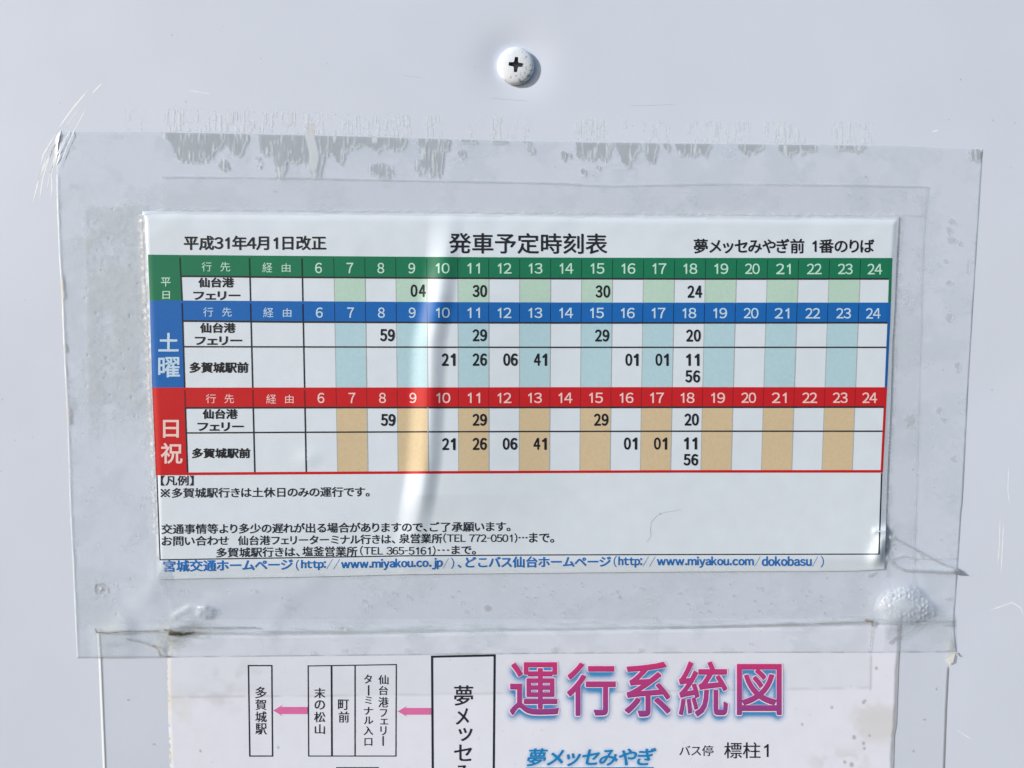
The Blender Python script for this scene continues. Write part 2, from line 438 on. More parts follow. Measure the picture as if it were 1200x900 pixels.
for k_ in [([(1172, 606), (1171, 640), (1169, 662)], 0.8), ([(1176, 612), (1175, 636), (1173, 672)], 0.8), ([(1160, 715), (1175, 710), (1186, 706), (1196, 712), (1200, 722)], 0.9),
        ([(1182, 548), (1181, 575), (1183, 590)], 0.7), ([(1120, 855), (1138, 866)], 0.7), ([(222, 106), (246, 110)], 0.8), ([(1092, 154.5), (1100, 152.5)], 1.4)]: ribbon('scratch_mark', [k_], M['scratch'], board, H_board, 0.05)
def specks_on_board():
    r = np.random.default_rng(5); st = []
    for x, y in [(201, 40), (306, 68), (384, 74), (217, 118), (1126, 92), (1162, 456), (38, 512), (3, 467), (1189, 143), (1163, 140), (262, 30), (1185, 196), (70, 120)]:
        st.append(([(x, y), (x + r.uniform(-1.5, 1.5), y + r.uniform(1.2, 2.4))], r.uniform(1.0, 1.8)))
    st += [([(572, 115), (600, 117), (622, 118.5)], 0.5), ([(735, 124), (765, 123.5), (795, 122)], 0.5), ([(470, 88), (498, 92)], 0.4)]
    return st
for k_ in specks_on_board(): ribbon('dirt_speck' if k_[1] > 0.6 else 'hairline_scratch', [k_], M['greyline'] if k_[1] > 0.6 else M['hairgrey'], board, H_board, 0.05)

# ------------------------------------------------------------------ the screw
def build_screw():
    h0 = -3.6 + float(U_board(604., 78.))
    root = empty('screw', tuple(P(603, 76.5, 0)), 'white painted cross head screw with chipped paint, above the notices', 'screw')
    c = P(604.4, 78.6, h0)
    def lathe(prof, n=72):
        V = []; Fq = []
        for r, y in prof:
            a = np.arange(n) * 2 * math.pi / n
            V.append(np.stack([r * U * np.cos(a), np.full(n, -y * U), r * U * np.sin(a)], -1))
        V = np.concatenate(V)
        for k in range(len(prof) - 1):
            i = np.arange(n); j = (i + 1) % n
            Fq.append(np.stack([k * n + i, k * n + j, (k + 1) * n + j, (k + 1) * n + i], -1))
        return V, np.concatenate(Fq)
    def to_bm(V, Fq, cap0=True, cap1=True, n=72):
        bm = bmesh.new(); vs = [bm.verts.new(v) for v in V]
        for f in Fq: bm.faces.new([vs[i] for i in f])
        if cap0: bm.faces.new(vs[:n])
        if cap1: bm.faces.new(vs[-n:])
        bmesh.ops.recalc_face_normals(bm, faces=bm.faces); return bm
    prof = [(19.8, 0.0), (20.5, 0.8), (20.8, 3.6), (20.4, 5.6), (19.2, 7.0), (16.8, 8.0), (13.2, 8.8), (9.2, 9.3), (4.8, 9.6), (1.2, 9.7)]
    bm = to_bm(*lathe(prof)); me = bpy.data.meshes.new('head'); bm.to_mesh(me); bm.free()
    me.materials.append(M['screwpaint']); me.materials.append(M['recess_shade'])
    head = link('head', me)
    # cutter: tapered cross with a little rounded core
    bm = bmesh.new()
    def prism(pts, y0, y1, k):
        a = [bm.verts.new((x * U, -y0 * U, z * U)) for x, z in pts]; b = [bm.verts.new((x * k * U, -y1 * U, z * k * U)) for x, z in pts]
        bm.faces.new(a); bm.faces.new(b)
        for i in range(len(pts)): bm.faces.new([a[i], a[(i + 1) % len(pts)], b[(i + 1) % len(pts)], b[i]])
    L_, W_, Q = 9.0, 2.0, 3.4
    cross = [(L_, -W_), (L_, W_), (Q, W_ + .6), (W_ + .6, Q), (W_, L_), (-W_, L_), (-W_ - .6, Q), (-Q, W_ + .6), (-L_, W_), (-L_, -W_), (-Q, -W_ - .6), (-W_ - .6, -Q), (-W_, -L_), (W_, -L_), (W_ + .6, -Q), (Q, -W_ - .6)]
    prism(cross, 12.0, 2.6, 0.72)
    bmesh.ops.rotate(bm, verts=bm.verts, cent=(0, 0, 0), matrix=Matrix.Rotation(math.radians(4), 3, 'Y'))
    bmesh.ops.recalc_face_normals(bm, faces=bm.faces)
    cm = bpy.data.meshes.new('cutter'); bm.to_mesh(cm); bm.free()
    cm.materials.append(M['screwpaint']); cm.materials.append(M['recess_shade'])
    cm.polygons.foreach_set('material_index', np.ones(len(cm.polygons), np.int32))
    cut = link('cutter', cm)
    md = head.modifiers.new('cut', 'BOOLEAN'); md.operation = 'DIFFERENCE'; md.object = cut; md.solver = 'EXACT'
    dg = bpy.context.evaluated_depsgraph_get()
    me2 = bpy.data.meshes.new_from_object(head.evaluated_get(dg))
    head.modifiers.clear(); head.data = me2; me2.name = 'head'
    bpy.data.objects.remove(cut)
    if len(me2.materials) < 2: me2.materials.append(M['recess_shade'])
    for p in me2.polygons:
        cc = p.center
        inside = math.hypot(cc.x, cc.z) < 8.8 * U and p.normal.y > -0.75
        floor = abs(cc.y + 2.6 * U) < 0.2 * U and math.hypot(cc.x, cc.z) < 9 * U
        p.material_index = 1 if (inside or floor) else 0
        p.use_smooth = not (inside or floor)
    if hasattr(me2, 'set_sharp_from_angle'): me2.set_sharp_from_angle(angle=math.radians(40))
    head.location = tuple(c); head.parent = root; head.matrix_parent_inverse = Matrix.Translation(-root.location)
    V, Fq = lathe([(9.5, -14.0), (9.5, 0.3)]); bm = to_bm(V, Fq)
    sm_ = bpy.data.meshes.new('shank'); bm.to_mesh(sm_); bm.free(); sm_.materials.append(M['steel'])
    sh = link('shank', sm_); sh.location = tuple(c); sh.parent = root; sh.matrix_parent_inverse = Matrix.Translation(-root.location)
build_screw()

# ------------------------------------------------------------------ route map poster: laminate and paper
poster = empty('route_map_poster', tuple(P(640, 860, 0)), 'lower laminated white bus route map with pink title, its top tucked under the clear film', 'poster')
X, Y = coons(RP_top, RP_bot, RP_left, RP_right, 500, 131)
st = StainLight(X.shape)
e = np.minimum(X - RP_left(Y), RP_right(Y) - X)
st.add(0.85 * sm(2.2, 0.8, np.abs(X - RP_right(Y) + 1.0)) * sm(780, 784, Y), (0.33, 0.34, 0.37))  # shade along the right edge step, painted dark
st.add(0.95 * sm(2.0, 1.2, np.abs(X - RP_left(Y) - 1.0)), (0.88, 0.93, 0.99))  # sunlit left edge, painted pale
for x, y in ((1097, 807), (1083, 843), (180, 872), (1070, 880), (150, 820)):
    st.add(0.6 * sm(2.2, 0.8, np.hypot(X - x, Y - y)), (0.35, 0.35, 0.36))
np_mesh('laminate', P(X, Y, H_poster_film(X, Y) + 0.1).reshape(-1, 3), grid_faces(500, 131), M['pouch'], poster, attrs={'stain_light': (st.c, st.a)})

nx, ny = 640, 190
X, Y = coons(RQ_top, RQ_bot, RQ_left, RQ_right, nx, ny)
st = StainLight(X.shape)
st.add(0.17 * tape_on_poster(X, Y), (0.50, 0.56, 0.66))
st.add(0.26 * sm(2.0, 0.6, np.abs(Y - T_bot(X))) * sm(1021, 1019, X) * sm(0.25, 0.6, vn(X / 20, Y / 5, 6)), (0.33, 0.34, 0.38))
st.add(0.4 * sm(1.8, 0.6, np.abs(X - T_right(Y))) * sm(812, 806, Y) * sm(765, 772, Y), (0.33, 0.34, 0.36))
ns = fbm(X / 14, Y / 14, 51)
st.add(0.38 * sm(0.26, 0.75, ns + 0.30 * gauss(X, Y, 1025, 848, 26, 20) - 0.05) * sm(0.10, 0.75, gauss(X, Y, 1026, 846, 25, 18)), (0.53, 0.52, 0.465))
st.add(0.40 * sm(0.4, 0.6, ns) * gauss(X, Y, 986, 893, 22, 10), (0.45, 0.43, 0.40))
st.add(0.28 * sm(0.38, 0.62, fbm(X / 18, Y / 18, 54)) * sm(250, 205, X) * sm(800, 820, Y), (0.62, 0.61, 0.55))
st.add(0.30 * sm(0.45, 0.65, fbm(X / 22, Y / 15, 55)) * gauss(X, Y, 262, 818, 34, 9), (0.42, 0.42, 0.44))
st.add(0.22 * sm(0.5, 0.7, fbm(X / 16, Y / 16, 56)) * gauss(X, Y, 275, 792, 40, 14), (0.42, 0.42, 0.44))
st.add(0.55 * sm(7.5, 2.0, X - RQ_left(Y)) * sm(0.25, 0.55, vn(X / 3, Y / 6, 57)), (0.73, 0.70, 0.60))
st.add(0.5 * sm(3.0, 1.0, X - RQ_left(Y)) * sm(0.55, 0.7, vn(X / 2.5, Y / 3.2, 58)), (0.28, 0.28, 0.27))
st.add(0.58 * sm(5.0, 2.6, RQ_right(Y) - X + 3.0 * (fbm(Y / 11, Y * 0 + 4, 19) - .5)) * (0.75 + 0.3 * vn(X / 3, Y / 9, 59)), (0.36, 0.37, 0.41))  # shade where the paper drops at its right edge, painted in
rr = np.random.default_rng(8)
for x, y, r in [(1012, 823, 2.2), (1014, 821, 1.6), (1001, 864, 2.6), (1012, 871, 2.2), (1013, 877, 1.9), (1019, 862, 1.6), (998, 896, 2.8), (1027, 783, 2.0), (326, 876, 1.5), (235, 880, 1.7), (990, 893, 2.0), (975, 829, 1.8), (940, 849, 1.6)]:
    st.add(0.62 * sm(r * 1.3, r * 0.4, np.hypot(X - x, (Y - y) * 0.85)), (0.26, 0.26, 0.27))
for k in range(60):
    x, y = rr.uniform(205, 1040), rr.uniform(745, 900)
    st.add(rr.uniform(0.05, 0.22) * sm(2.0, 0.5, np.hypot(X - x, Y - y)), (0.35, 0.35, 0.37))
np_mesh('paper', P(X, Y, H_poster(X, Y)).reshape(-1, 3), grid_faces(nx, ny), M['poster'], poster, attrs={'stain_light': (st.c, st.a)})

# ------------------------------------------------------------------ the clear film sheet
film = empty('clear_film', tuple(P(600, 460, 0)), 'large sheet of clear plastic film with torn adhesive along its top, behind the timetable', 'plastic film')
prof = [(189, 0), (191, 7), (200, 14), (205, 27), (211, 33), (225, 36), (236, 33), (245, 31), (250, 25), (256, 18), (264, 11), (268, 22), (275, 27), (282, 26), (286, 13), (292, 0),
        (303, 0), (305, 20), (308, 27), (315, 21), (320, 25), (325, 52), (331, 50), (335, 33), (343, 36), (352, 28), (356, 30), (359, 38), (366, 50), (375, 50), (378, 26), (385, 20), (391, 22), (395, 33), (400, 33), (405, 20), (415, 12), (425, 10), (435, 13), (442, 19), (446, 12), (455, 12), (462, 14), (472, 12), (476, 0),
        (488, 0), (490, 10), (497, 30), (503, 42), (512, 46), (517, 40), (520, 14), (525, 10), (527, 0), (539, 0), (541, 4), (557, 4), (559, 0), (571, 0), (575, 3.5), (592, 3), (597, 0), (612, 0), (615, 4), (621, 4), (623, 0),
        (673, 0), (675, 18), (690, 20), (700, 17), (706, 20), (712, 18), (716, 6), (719, 0), (721, 0), (724, 14), (730, 24), (735, 28), (742, 18), (748, 8), (752, 0), (756, 0), (758, 21), (765, 23), (768, 15), (770, 0), (774, 0), (778, 5), (781, 12), (784, 3), (785, 0),
        (791, 0), (795, 15), (805, 13), (812, 15), (820, 14), (826, 14), (832, 6), (833, 0), (863, 0), (867, 8), (873, 11), (880, 9), (890, 8), (896, 2), (897, 0), (912, 0), (914, 9), (922, 12), (930, 11), (940, 9), (956, 7), (958, 0), (976, 0), (979, 5), (985, 5), (1000, 8), (1010, 5), (1017, 0)]
pdep = ip(prof)
def patches(X, Y):
    dy = Y - FL_top(X)
    xx = X + 2.6 * (vn(X / 6, Y / 5, 61) - 0.5)
    d = pdep(xx)
    mk = sm(-0.4, 1.6, d - dy + (5 * (vn(X / 2.6, Y / 4, 62) - 0.5) + 4.5 * (vn(X / 1.8, Y / 11, 162) - 0.5)) * sm(2, 8, dy)) * sm(0.1, 0.9, dy) * (d > 0.6)
    # loose islands further down
    for cx, cy, rx, ry in ((262, 193, 6, 6.5), (446, 200, 15, 9), (303, 190, 4, 7), (492, 195, 8, 9), (541, 180, 4, 6), (660, 183, 3, 6), (667, 182, 2, 4), (622, 176, 4, 4), (684, 201, 3, 3.5), (701, 196, 2, 2.5), (1144, 181, 9, 7)):
        q = np.hypot((X - cx) / rx, (Y - cy) / ry) + 0.6 * (vn(X / 3, Y / 3.5, 63) - 0.5)
        mk = np.maximum(mk, sm(1.05, 0.8, q) * np.where(cx < 1100, sm(0.25, 0.5, vn(X / 2.5, Y / 6, 64) + 0.1), 1))
    light = sm(0.52, 0.72, 0.6 * vn(X / 1.5, Y / 17, 65) + 0.4 * vn(X / 1.2, Y / 9, 165)) * sm(0.25, 0.5, vn(X / 7, Y / 10, 66))
    drip = sm(6.5, 4.5, np.abs(X - 366 - 2.5 * np.sin(Y / 9))) * sm(140, 150, Y) * sm(206, 196, Y)
    light = np.maximum(light, drip)
    # little dimples and spots elsewhere in the film
    return mk, light
def streak_zone(X, Y):
    up = FL_top(X) - Y
    zone = sm(0, 2, up) * sm(28, 24, up)
    xm = np.zeros_like(X)
    for a, b, k in ((146, 170, .45), (192, 300, 1), (300, 420, .9), (420, 482, .9), (494, 520, .9), (548, 560, .5), (574, 596, .9), (600, 606, .8), (611, 624, .8), (673, 712, .8), (730, 736, .7), (752, 785, .6), (806, 845, .8), (848, 880, .7), (896, 945, .95), (974, 1000, .8), (1000, 1024, .95)):
        xm = np.maximum(xm, k * sm(a - 1, a + 3, X) * sm(b + 1, b - 3, X))
    return zone * xm
nx, ny = 1000, 570
X, Y = coons(FL_top, FL_bot, FL_left, FL_right, nx, ny)
st = StainLight(X.shape)
H = H_film(X, Y)
mk, li = patches(X, Y)
edge_l = X - FL_left(Y); edge_r = FL_right(Y) - X; edge_t = Y - FL_top(X); edge_b = FL_bot(X) - Y
mot = fbm(X / 30, Y / 30, 71)
st.add(0.06 + 0.20 * sm(0.3, 0.7, mot) + 0.04 * sm(0.45, 0.7, fbm(X / 80, Y / 60, 171)), (0.58, 0.67, 0.74))
st.add(0.11 * sm(0.5, 0.75, fbm(X / 40, Y / 25, 172)) * sm(0.4, 0.7, vn(X / 5, Y / 3, 173)), (0.66, 0.70, 0.72))
st.add(0.14 * gauss(X, Y, 120, 740, 45, 40), (0.66, 0.65, 0.58))
# stronger haze on the old tape to the left of the timetable
band = sm(94, 99, X - 0.02 * (Y - 240)) * sm(176, 168, X - 0.03 * (Y - 240)) * sm(236, 246, Y) * sm(560, 440, Y)
st.add(0.32 * band * sm(0.2, 0.6, fbm(X / 22, Y / 26, 72)), (0.60, 0.65, 0.66))
st.add(0.22 * band * sm(0.55, 0.7, vn(X / 4, Y / 5, 73)), (0.50, 0.53, 0.56))
# grey torn patches under the top edge
st.add(0.88 * mk * (1 - 0.85 * li) * (0.74 + 0.35 * vn(X / 2.2, Y / 11, 74)), (0.40, 0.445, 0.52))
st.add(0.62 * mk * li, (0.80, 0.86, 0.94))
st.add(0.5 * mk * sm(1.5, 0.3, np.abs(edge_t - 0.8)), (0.33, 0.35, 0.40))
H = H - 0.30 * mk + 0.30 * mk * li
lo = np.maximum(np.roll(np.roll(mk, 2, 0), 1, 1), np.roll(mk, 1, 0)) * (1 - mk) * sm(1, 4, Y - FL_top(X))
st.add(0.38 * lo, (0.80, 0.84, 0.88))  # sunlit rim below and right of the patches, painted pale
# edges: lit left rim painted pale, right and bottom shade painted dark, with dirt
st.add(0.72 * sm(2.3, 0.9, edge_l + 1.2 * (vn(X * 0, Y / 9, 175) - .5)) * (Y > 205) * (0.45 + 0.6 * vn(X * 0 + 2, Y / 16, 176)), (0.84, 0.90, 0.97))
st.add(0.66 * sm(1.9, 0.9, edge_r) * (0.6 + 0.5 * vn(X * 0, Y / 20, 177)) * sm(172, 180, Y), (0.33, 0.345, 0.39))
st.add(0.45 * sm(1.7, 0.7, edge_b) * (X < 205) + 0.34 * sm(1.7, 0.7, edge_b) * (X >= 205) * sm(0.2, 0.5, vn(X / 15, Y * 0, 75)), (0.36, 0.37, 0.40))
for y0, r0, l0 in ((330, 4.5, 9), (340, 5, 13), (408, 4, 6), (487, 6, 13)):
    st.add(0.7 * sm(r0, r0 * 0.4, edge_l + 2 * (vn(X / 3, Y / 3, 76) - .5)) * sm(l0, l0 * 0.6, np.abs(Y - y0)), (0.46, 0.49, 0.53))
st.add(0.34 * sm(14, 6, edge_l) * sm(28, 10, np.abs(Y - 463)) * sm(0.2, 0.6, fbm(X / 9, Y / 9, 77)), (0.50, 0.53, 0.56))
def line(pts, w, a, rgb, brk=0.0, sc=14, seed=80):
    d = segdist(X, Y, pts)
    k = a * sm(w + 0.7, w * 0.4, d)
    if brk: k = k * (0.25 + 0.75 * sm(brk - 0.25, brk + 0.30, fbm(X / sc, Y / sc, seed, 3)))
    st.add(k, rgb)
# edge of the laminate showing through the film
lam_top = [(190, 207.3), (340, 208.6), (420, 210.5), (500, 212), (560, 213), (660, 215), (690, 217.2), (720, 218.2), (820, 216), (850, 215.5), (980, 217), (1087, 219)]
line(lam_top, 0.55, 0.62, (0.30, 0.32, 0.36), 0.18, 40, 81)
line([(188, 209), (189, 245)], 0.6, 0.22, (0.42, 0.45, 0.5), 0.3)
line([(1087, 219), (1083, 260), (1080, 330), (1074, 560), (1071, 640), (1070, 684)], 0.6, 0.42, (0.36, 0.37, 0.41), 0.22, 30, 82)
line([(195, 680), (196, 700)], 0.6, 0.35, (0.40, 0.42, 0.46), 0.2)
# dirt line where the poster below begins
line([(112, 737), (113, 741), (126, 742), (150, 740), (200, 739)], 1.0, 0.9, (0.13, 0.125, 0.12), 0.26, 6, 83)
line([(198, 737.5), (215, 736), (300, 735.5)], 0.8, 0.85, (0.13, 0.125, 0.15), 0.34, 7, 84)
line([(210, 734.5), (220, 734)], 1.1, 0.6, (0.20, 0.20, 0.36))
line([(199, 741), (230, 742), (300, 744), (360, 744)], 1.2, 0.26, (0.42, 0.40, 0.33), 0.3, 10, 86)
line([(225, 742), (300, 742.5), (420, 742), (560, 739)], 0.7, 0.2, (0.40, 0.40, 0.37), 0.3, 14, 87)
line([(300, 740), (400, 740.2), (560, 737), (660, 736.3), (830, 733.4), (1022, 728.5), (1117, 728.2)], 0.5, 0.55, (0.24, 0.235, 0.225), 0.28, 20, 88)
line([(780, 736), (830, 734.5), (900, 733), (1022, 729)], 0.8, 0.6, (0.20, 0.19, 0.18), 0.25, 14, 89)
line([(1015, 727), (1022, 728), (1023, 733)], 2.0, 0.85, (0.16, 0.11, 0.06), 0.25, 4, 90)
line([(1022, 730), (1021, 750), (1019, 764)], 0.9, 0.45, (0.36, 0.34, 0.30), 0.2)
line([(148, 749), (166, 753), (176, 757), (184, 758), (188, 768), (199, 770)], 1.0, 0.7, (0.20, 0.19, 0.16), 0.33, 5, 91)
line([(180, 757), (186, 762), (188, 768)], 1.6, 0.75, (0.17, 0.15, 0.12), 0.35, 3, 92)
line([(121, 756), (138, 753)], 3.0, 0.30, (0.40, 0.40, 0.43), 0.25, 6, 93)
st.add(0.45 * gauss(X, Y, 192, 752, 9, 13) * sm(0.3, 0.6, vn(X / 4, Y / 4, 94)), (0.72, 0.70, 0.62))
st.add(0.38 * gauss(X, Y, 214, 738, 22, 9) * sm(0.3, 0.6, vn(X / 7, Y / 3, 95)), (0.36, 0.35, 0.31))
st.add(0.35 * gauss(X, Y, 202, 752, 9, 6), (0.42, 0.42, 0.40))
st.add(0.5 * gauss(X, Y, 1113, 757, 4, 8), (0.78, 0.75, 0.58))
line([(1108, 703), (1114, 701)], 0.7, 0.5, (0.30, 0.29, 0.26)); line([(1106, 732), (1116, 732)], 1.0, 0.5, (0.33, 0.32, 0.30), 0.3, 5, 96)
line([(1043, 754), (1048, 749), (1053, 746)], 1.0, 0.75, (0.25, 0.25, 0.27))
line([(1060, 746), (1070, 739), (1078, 731)], 1.0, 0.45, (0.30, 0.30, 0.33), 0.3, 4, 97)
st.add(0.35 * sm(1030, 1040, X) * sm(1082, 1050, X + 0.6 * (Y - 735)) * sm(728, 732, Y) * sm(764, 745, Y), (0.40, 0.41, 0.47))  # big bubble's shadow painted on the film below it
st.add(0.8 * sm(3.0, 1.2, np.hypot(X - 1058.5, Y - 722.5)), (0.26, 0.27, 0.30))
dk = segdist(X, Y, [(199, 742.4), (210, 743), (219, 743.2), (227, 741.5)]) + 3.4 * (fbm(X / 5, Y / 2.2, 185, 3) - 0.5)
st.add(0.97 * sm(3.6, 0.8, dk) * (0.55 + 0.45 * sm(0.2, 0.5, vn(X / 6, Y / 1.5, 186))), (0.03, 0.027, 0.022))
st.add(0.55 * sm(0.5, 0.75, fbm(X / 9, Y / 1.6, 187, 3)) * gauss(X, Y, 215, 740, 20, 7), (0.12, 0.115, 0.10))
st.add(0.30 * sm(0.45, 0.7, fbm(X / 26, Y / 2.2, 188, 3)) * np.exp(-0.5 * ((Y - RP_top(X) + 1.5) / 5.0) ** 2) * sm(112, 130, X), (0.30, 0.295, 0.275))
line([(193, 738), (200, 739), (206, 742)], 1.6, 0.8, (0.10, 0.095, 0.085), 0.2, 3, 86)
line([(222, 741), (240, 742.5)], 1.2, 0.55, (0.20, 0.19, 0.17), 0.25, 4, 87)
# white haze over the bubbles and pale folds
rb = poly_r(X, Y, bubble_pts, 1058, 709)
st.add(0.34 * sm(1.05, 0.75, rb), (0.70, 0.75, 0.84))
r2 = np.hypot((X - 241) / 13, (Y - 718) / 9.5)
st.add(0.30 * sm(1.0, 0.8, r2), (0.66, 0.72, 0.80))
# wrinkle at the timetable's lower right corner
line([(1046, 630), (1080, 648), (1100, 659), (1121, 668)], 1.1, 0.55, (0.36, 0.37, 0.42), 0.05)
line([(1040, 656), (1050, 664), (1062, 669), (1090, 669.5), (1121, 671)], 1.9, 0.48, (0.38, 0.39, 0.44), 0.12, 9, 98)
line([(1046, 654), (1058, 651), (1066, 653)], 1.2, 0.42, (0.40, 0.41, 0.46))
line([(1066, 655), (1092, 655.5), (1121, 654.5)], 0.5, 0.4, (0.40, 0.41, 0.45), 0.2)
line([(1076, 645), (1082, 655)], 0.8, 0.45, (0.38, 0.39, 0.44))
line([(1040, 604), (1040, 620)], 0.7, 0.4, (0.40, 0.41, 0.46))
st.add(0.5 * sm(9, 3, np.abs(X - 1043)) * sm(28, 16, np.abs(Y - 640)) * sm(0.45, 0.65, vn(X / 2.6, Y / 2.6, 99)), (0.44, 0.45, 0.50))
line([(1018, 675), (1022, 674), (1028, 671)], 1.9, 0.55, (0.34, 0.35, 0.37), 0.3, 3, 100)
# specks and droplet marks
rr = np.random.default_rng(21)
def spot(x, y, r, a, rgb=(0.40, 0.43, 0.47), el=1.0, dip=0.5):
    global H
    w = int(max(r * 3, 6))
    q = np.hypot(X - x, (Y - y) / el)
    st.add(a * sm(r * 1.25, r * 0.45, q + 0.8 * (vn(X / 1.7, Y / 1.7, 101) - .5)), rgb)
    H = H - dip * sm(r * 1.5, r * 0.5, q)
for k in range(95):
    spot(rr.uniform(425, 1020), rr.normal(700, 11), rr.uniform(0.7, 1.7), rr.uniform(0.3, 0.75), el=rr.uniform(0.8, 2.0))
for k in range(46):
    spot(rr.uniform(1058, 1128), rr.uniform(230, 640), rr.uniform(0.6, 1.4), rr.uniform(0.15, 0.4), el=rr.uniform(0.8, 2))
for k in range(70):
    spot(rr.uniform(96, 170), rr.uniform(240, 720), rr.uniform(0.6, 1.6), rr.uniform(0.12, 0.38), el=rr.uniform(0.6, 2))
for k in range(60):
    spot(rr.uniform(120, 1100), rr.uniform(190, 760), rr.uniform(0.5, 1.2), rr.uniform(0.1, 0.35), el=rr.uniform(0.8, 2))
for x, y, r, a in ((571, 713, 4.5, .7), (322, 224, 1.8, .6), (1015, 208, 2.0, .55), (1010, 232, 1.9, .5), (995, 229, 1.5, .4), (86, 218, 3.5, .28), (213, 693, 1.8, .5), (296, 693, 1.6, .5), (332, 702, 1.9, .5), (268, 694, 1.4, .5), (295, 692, 1.6, .5),
                   (403, 763, 3.2, .35), (478, 763, 3.2, .35), (650, 762, 5.0, .35), (750, 762, 3.4, .35), (880, 755, 2.5, .3), (368, 766, 4, .25), (403, 737, 2.2, .6), (125, 420, 2.0, .5), (123, 443, 1.8, .4), (128, 280, 1.8, .5)):
    spot(x, y, r, a)
for x, y, rx, ry in ((1116, 260, 6, 4), (1113, 272, 4, 9), (1117, 282, 6, 5), (1126, 286, 4, 3), (1113, 372, 4, 8), (1101, 482, 4, 4), (1107, 493, 5, 3), (1118, 538, 4, 4), (1108, 306, 3, 3), (1112, 332, 5, 3), (1135, 315, 2, 8), (1068, 494, 7, 10), (1123, 430, 4, 8)):
    q = np.hypot((X - x) / rx, (Y - y) / ry) + 0.8 * (vn(X / 3, Y / 3, 102) - 0.5)
    st.add(0.45 * sm(1.0, 0.65, q), (0.50, 0.52, 0.56)); H = H - 0.7 * sm(1.1, 0.6, q)
q = np.hypot(X - 118.5, Y - 691)
st.add(0.62 * sm(8.2, 6.2, q + 3 * (vn(X / 3, Y / 3, 103) - .5)) * sm(2.0, 3.2, q), (0.50, 0.54, 0.58)); H = H - 0.8 * sm(8, 6, q) + 1.2 * sm(3, 1, q)
st.add(0.5 * sm(2.2, 1.0, q), (0.82, 0.84, 0.86))
np_mesh('film_sheet', P(X, Y, H).reshape(-1, 3), grid_faces(nx, ny), M['film'], film, attrs={'stain_light': (st.c, st.a)})

# shreds of old adhesive standing above the film's top edge
xs = np.arange(142, 1030, 0.8); ys = np.arange(0, 29, 0.8)
X, T = np.meshgrid(xs, ys); Y = FL_top(X) - 29 + T
z = streak_zone(X, Y)
sk = vn(X / 1.7, Y / 16, 111); sk2 = vn(X / 1.3, Y / 9, 112)
blob = sm(0.25, 0.5, vn(X / 8, Y / 15, 113) + 0.14)
ln0 = 26 * vn(X / 5, X * 0, 114) * vn(X / 19, X * 0 + 3, 115) * 1.5; ln1 = 28 - 16 * vn(X / 4, X * 0 + 7, 116)
z = z * np.maximum(sm(-1, 2, (FL_top(X) - Y) - (28 - ln1)) * sm(0.2, 0.45, vn(X / 10, Y / 7, 117)), sm(ln0 + 1, ln0 - 3, FL_top(X) - Y))
s_ = z * blob * sm(0.42, 0.66, 0.65 * sk + 0.35 * sk2)
a_ = 0.62 * s_
dr = sm(6, 4, np.abs(X - 364)) * sm(142, 148, Y) * 0.6
st = StainLight(X.shape); st.add(np.maximum(a_, 0), (0.86, 0.93, 1.0)); st.add(dr, (0.74, 0.75, 0.74))
keep = (st.a > 0.03)
keep = keep | np.roll(keep, -1, 0) | np.roll(keep, -1, 1) | np.roll(np.roll(keep, -1, 0), -1, 1)
fc = grid_faces(len(xs), len(ys), keep)
V, fc, (c_, a2) = compact(P(X, Y, H_board(X, Y) + 0.08 + 0.14 * s_).reshape(-1, 3), fc, [st.c.reshape(-1, 3), st.a.reshape(-1)])
np_mesh('adhesive_residue', V, fc, M['residue'], film, attrs={'stain_light': (c_, a2)})
# loose point of film sticking out past the right hand edge
X, T = np.meshgrid(np.linspace(1117, 1135, 24), np.linspace(-1, 1, 7))
w = np.interp(X, [1117, 1123, 1135], [4.2, 3.6, 0.2]); Y = np.interp(X, [1117, 1135], [668, 674.5]) + T * w
st = StainLight(X.shape); st.add(0.75 + 0 * X, (0.42, 0.43, 0.48))
np_mesh('loose_point', P(X, Y, H_film(np.minimum(X, 1117), Y, False) * sm(1138, 1120, X) + 1.2 + 1.2 * (1 - T ** 2)).reshape(-1, 3), grid_faces(24, 7), M['film'], film, attrs={'stain_light': (st.c, st.a)})
# torn corner tabs at the lower right
def flat_patch(name, pts, h, rgb, a, parent):
    bm = bmesh.new(); pp = np.array(pts, float)
    vs = [bm.verts.new(v) for v in P(pp[:, 0], pp[:, 1], np.array(h) + U_board(pp[:, 0], pp[:, 1]))]
    f = bm.faces.new(vs); f.normal_update()
    if f.normal.y > 0: f.normal_flip()
    me = bpy.data.meshes.new(name); bm.to_mesh(me); bm.free(); me.materials.append(M['film'])
    at = me.attributes.new('stain_light', 'FLOAT_COLOR', 'POINT')
    for d in at.data: d.color = (*rgb, a)
    return link(name, me, parent)
flat_patch('torn_tab', [(1113.5, 764), (1120, 764), (1117, 776), (1112, 779), (1108, 773)], [2.6, 2.2, 3.6, 3.2, 2.4], (0.78, 0.77, 0.70), 0.75, film)
flat_patch('torn_tab', [(1118, 765), (1122, 764.5), (1125, 769.5), (1121, 768.5)], [1.8, 1.6, 3.0, 2.4], (0.50, 0.50, 0.54), 0.9, film)

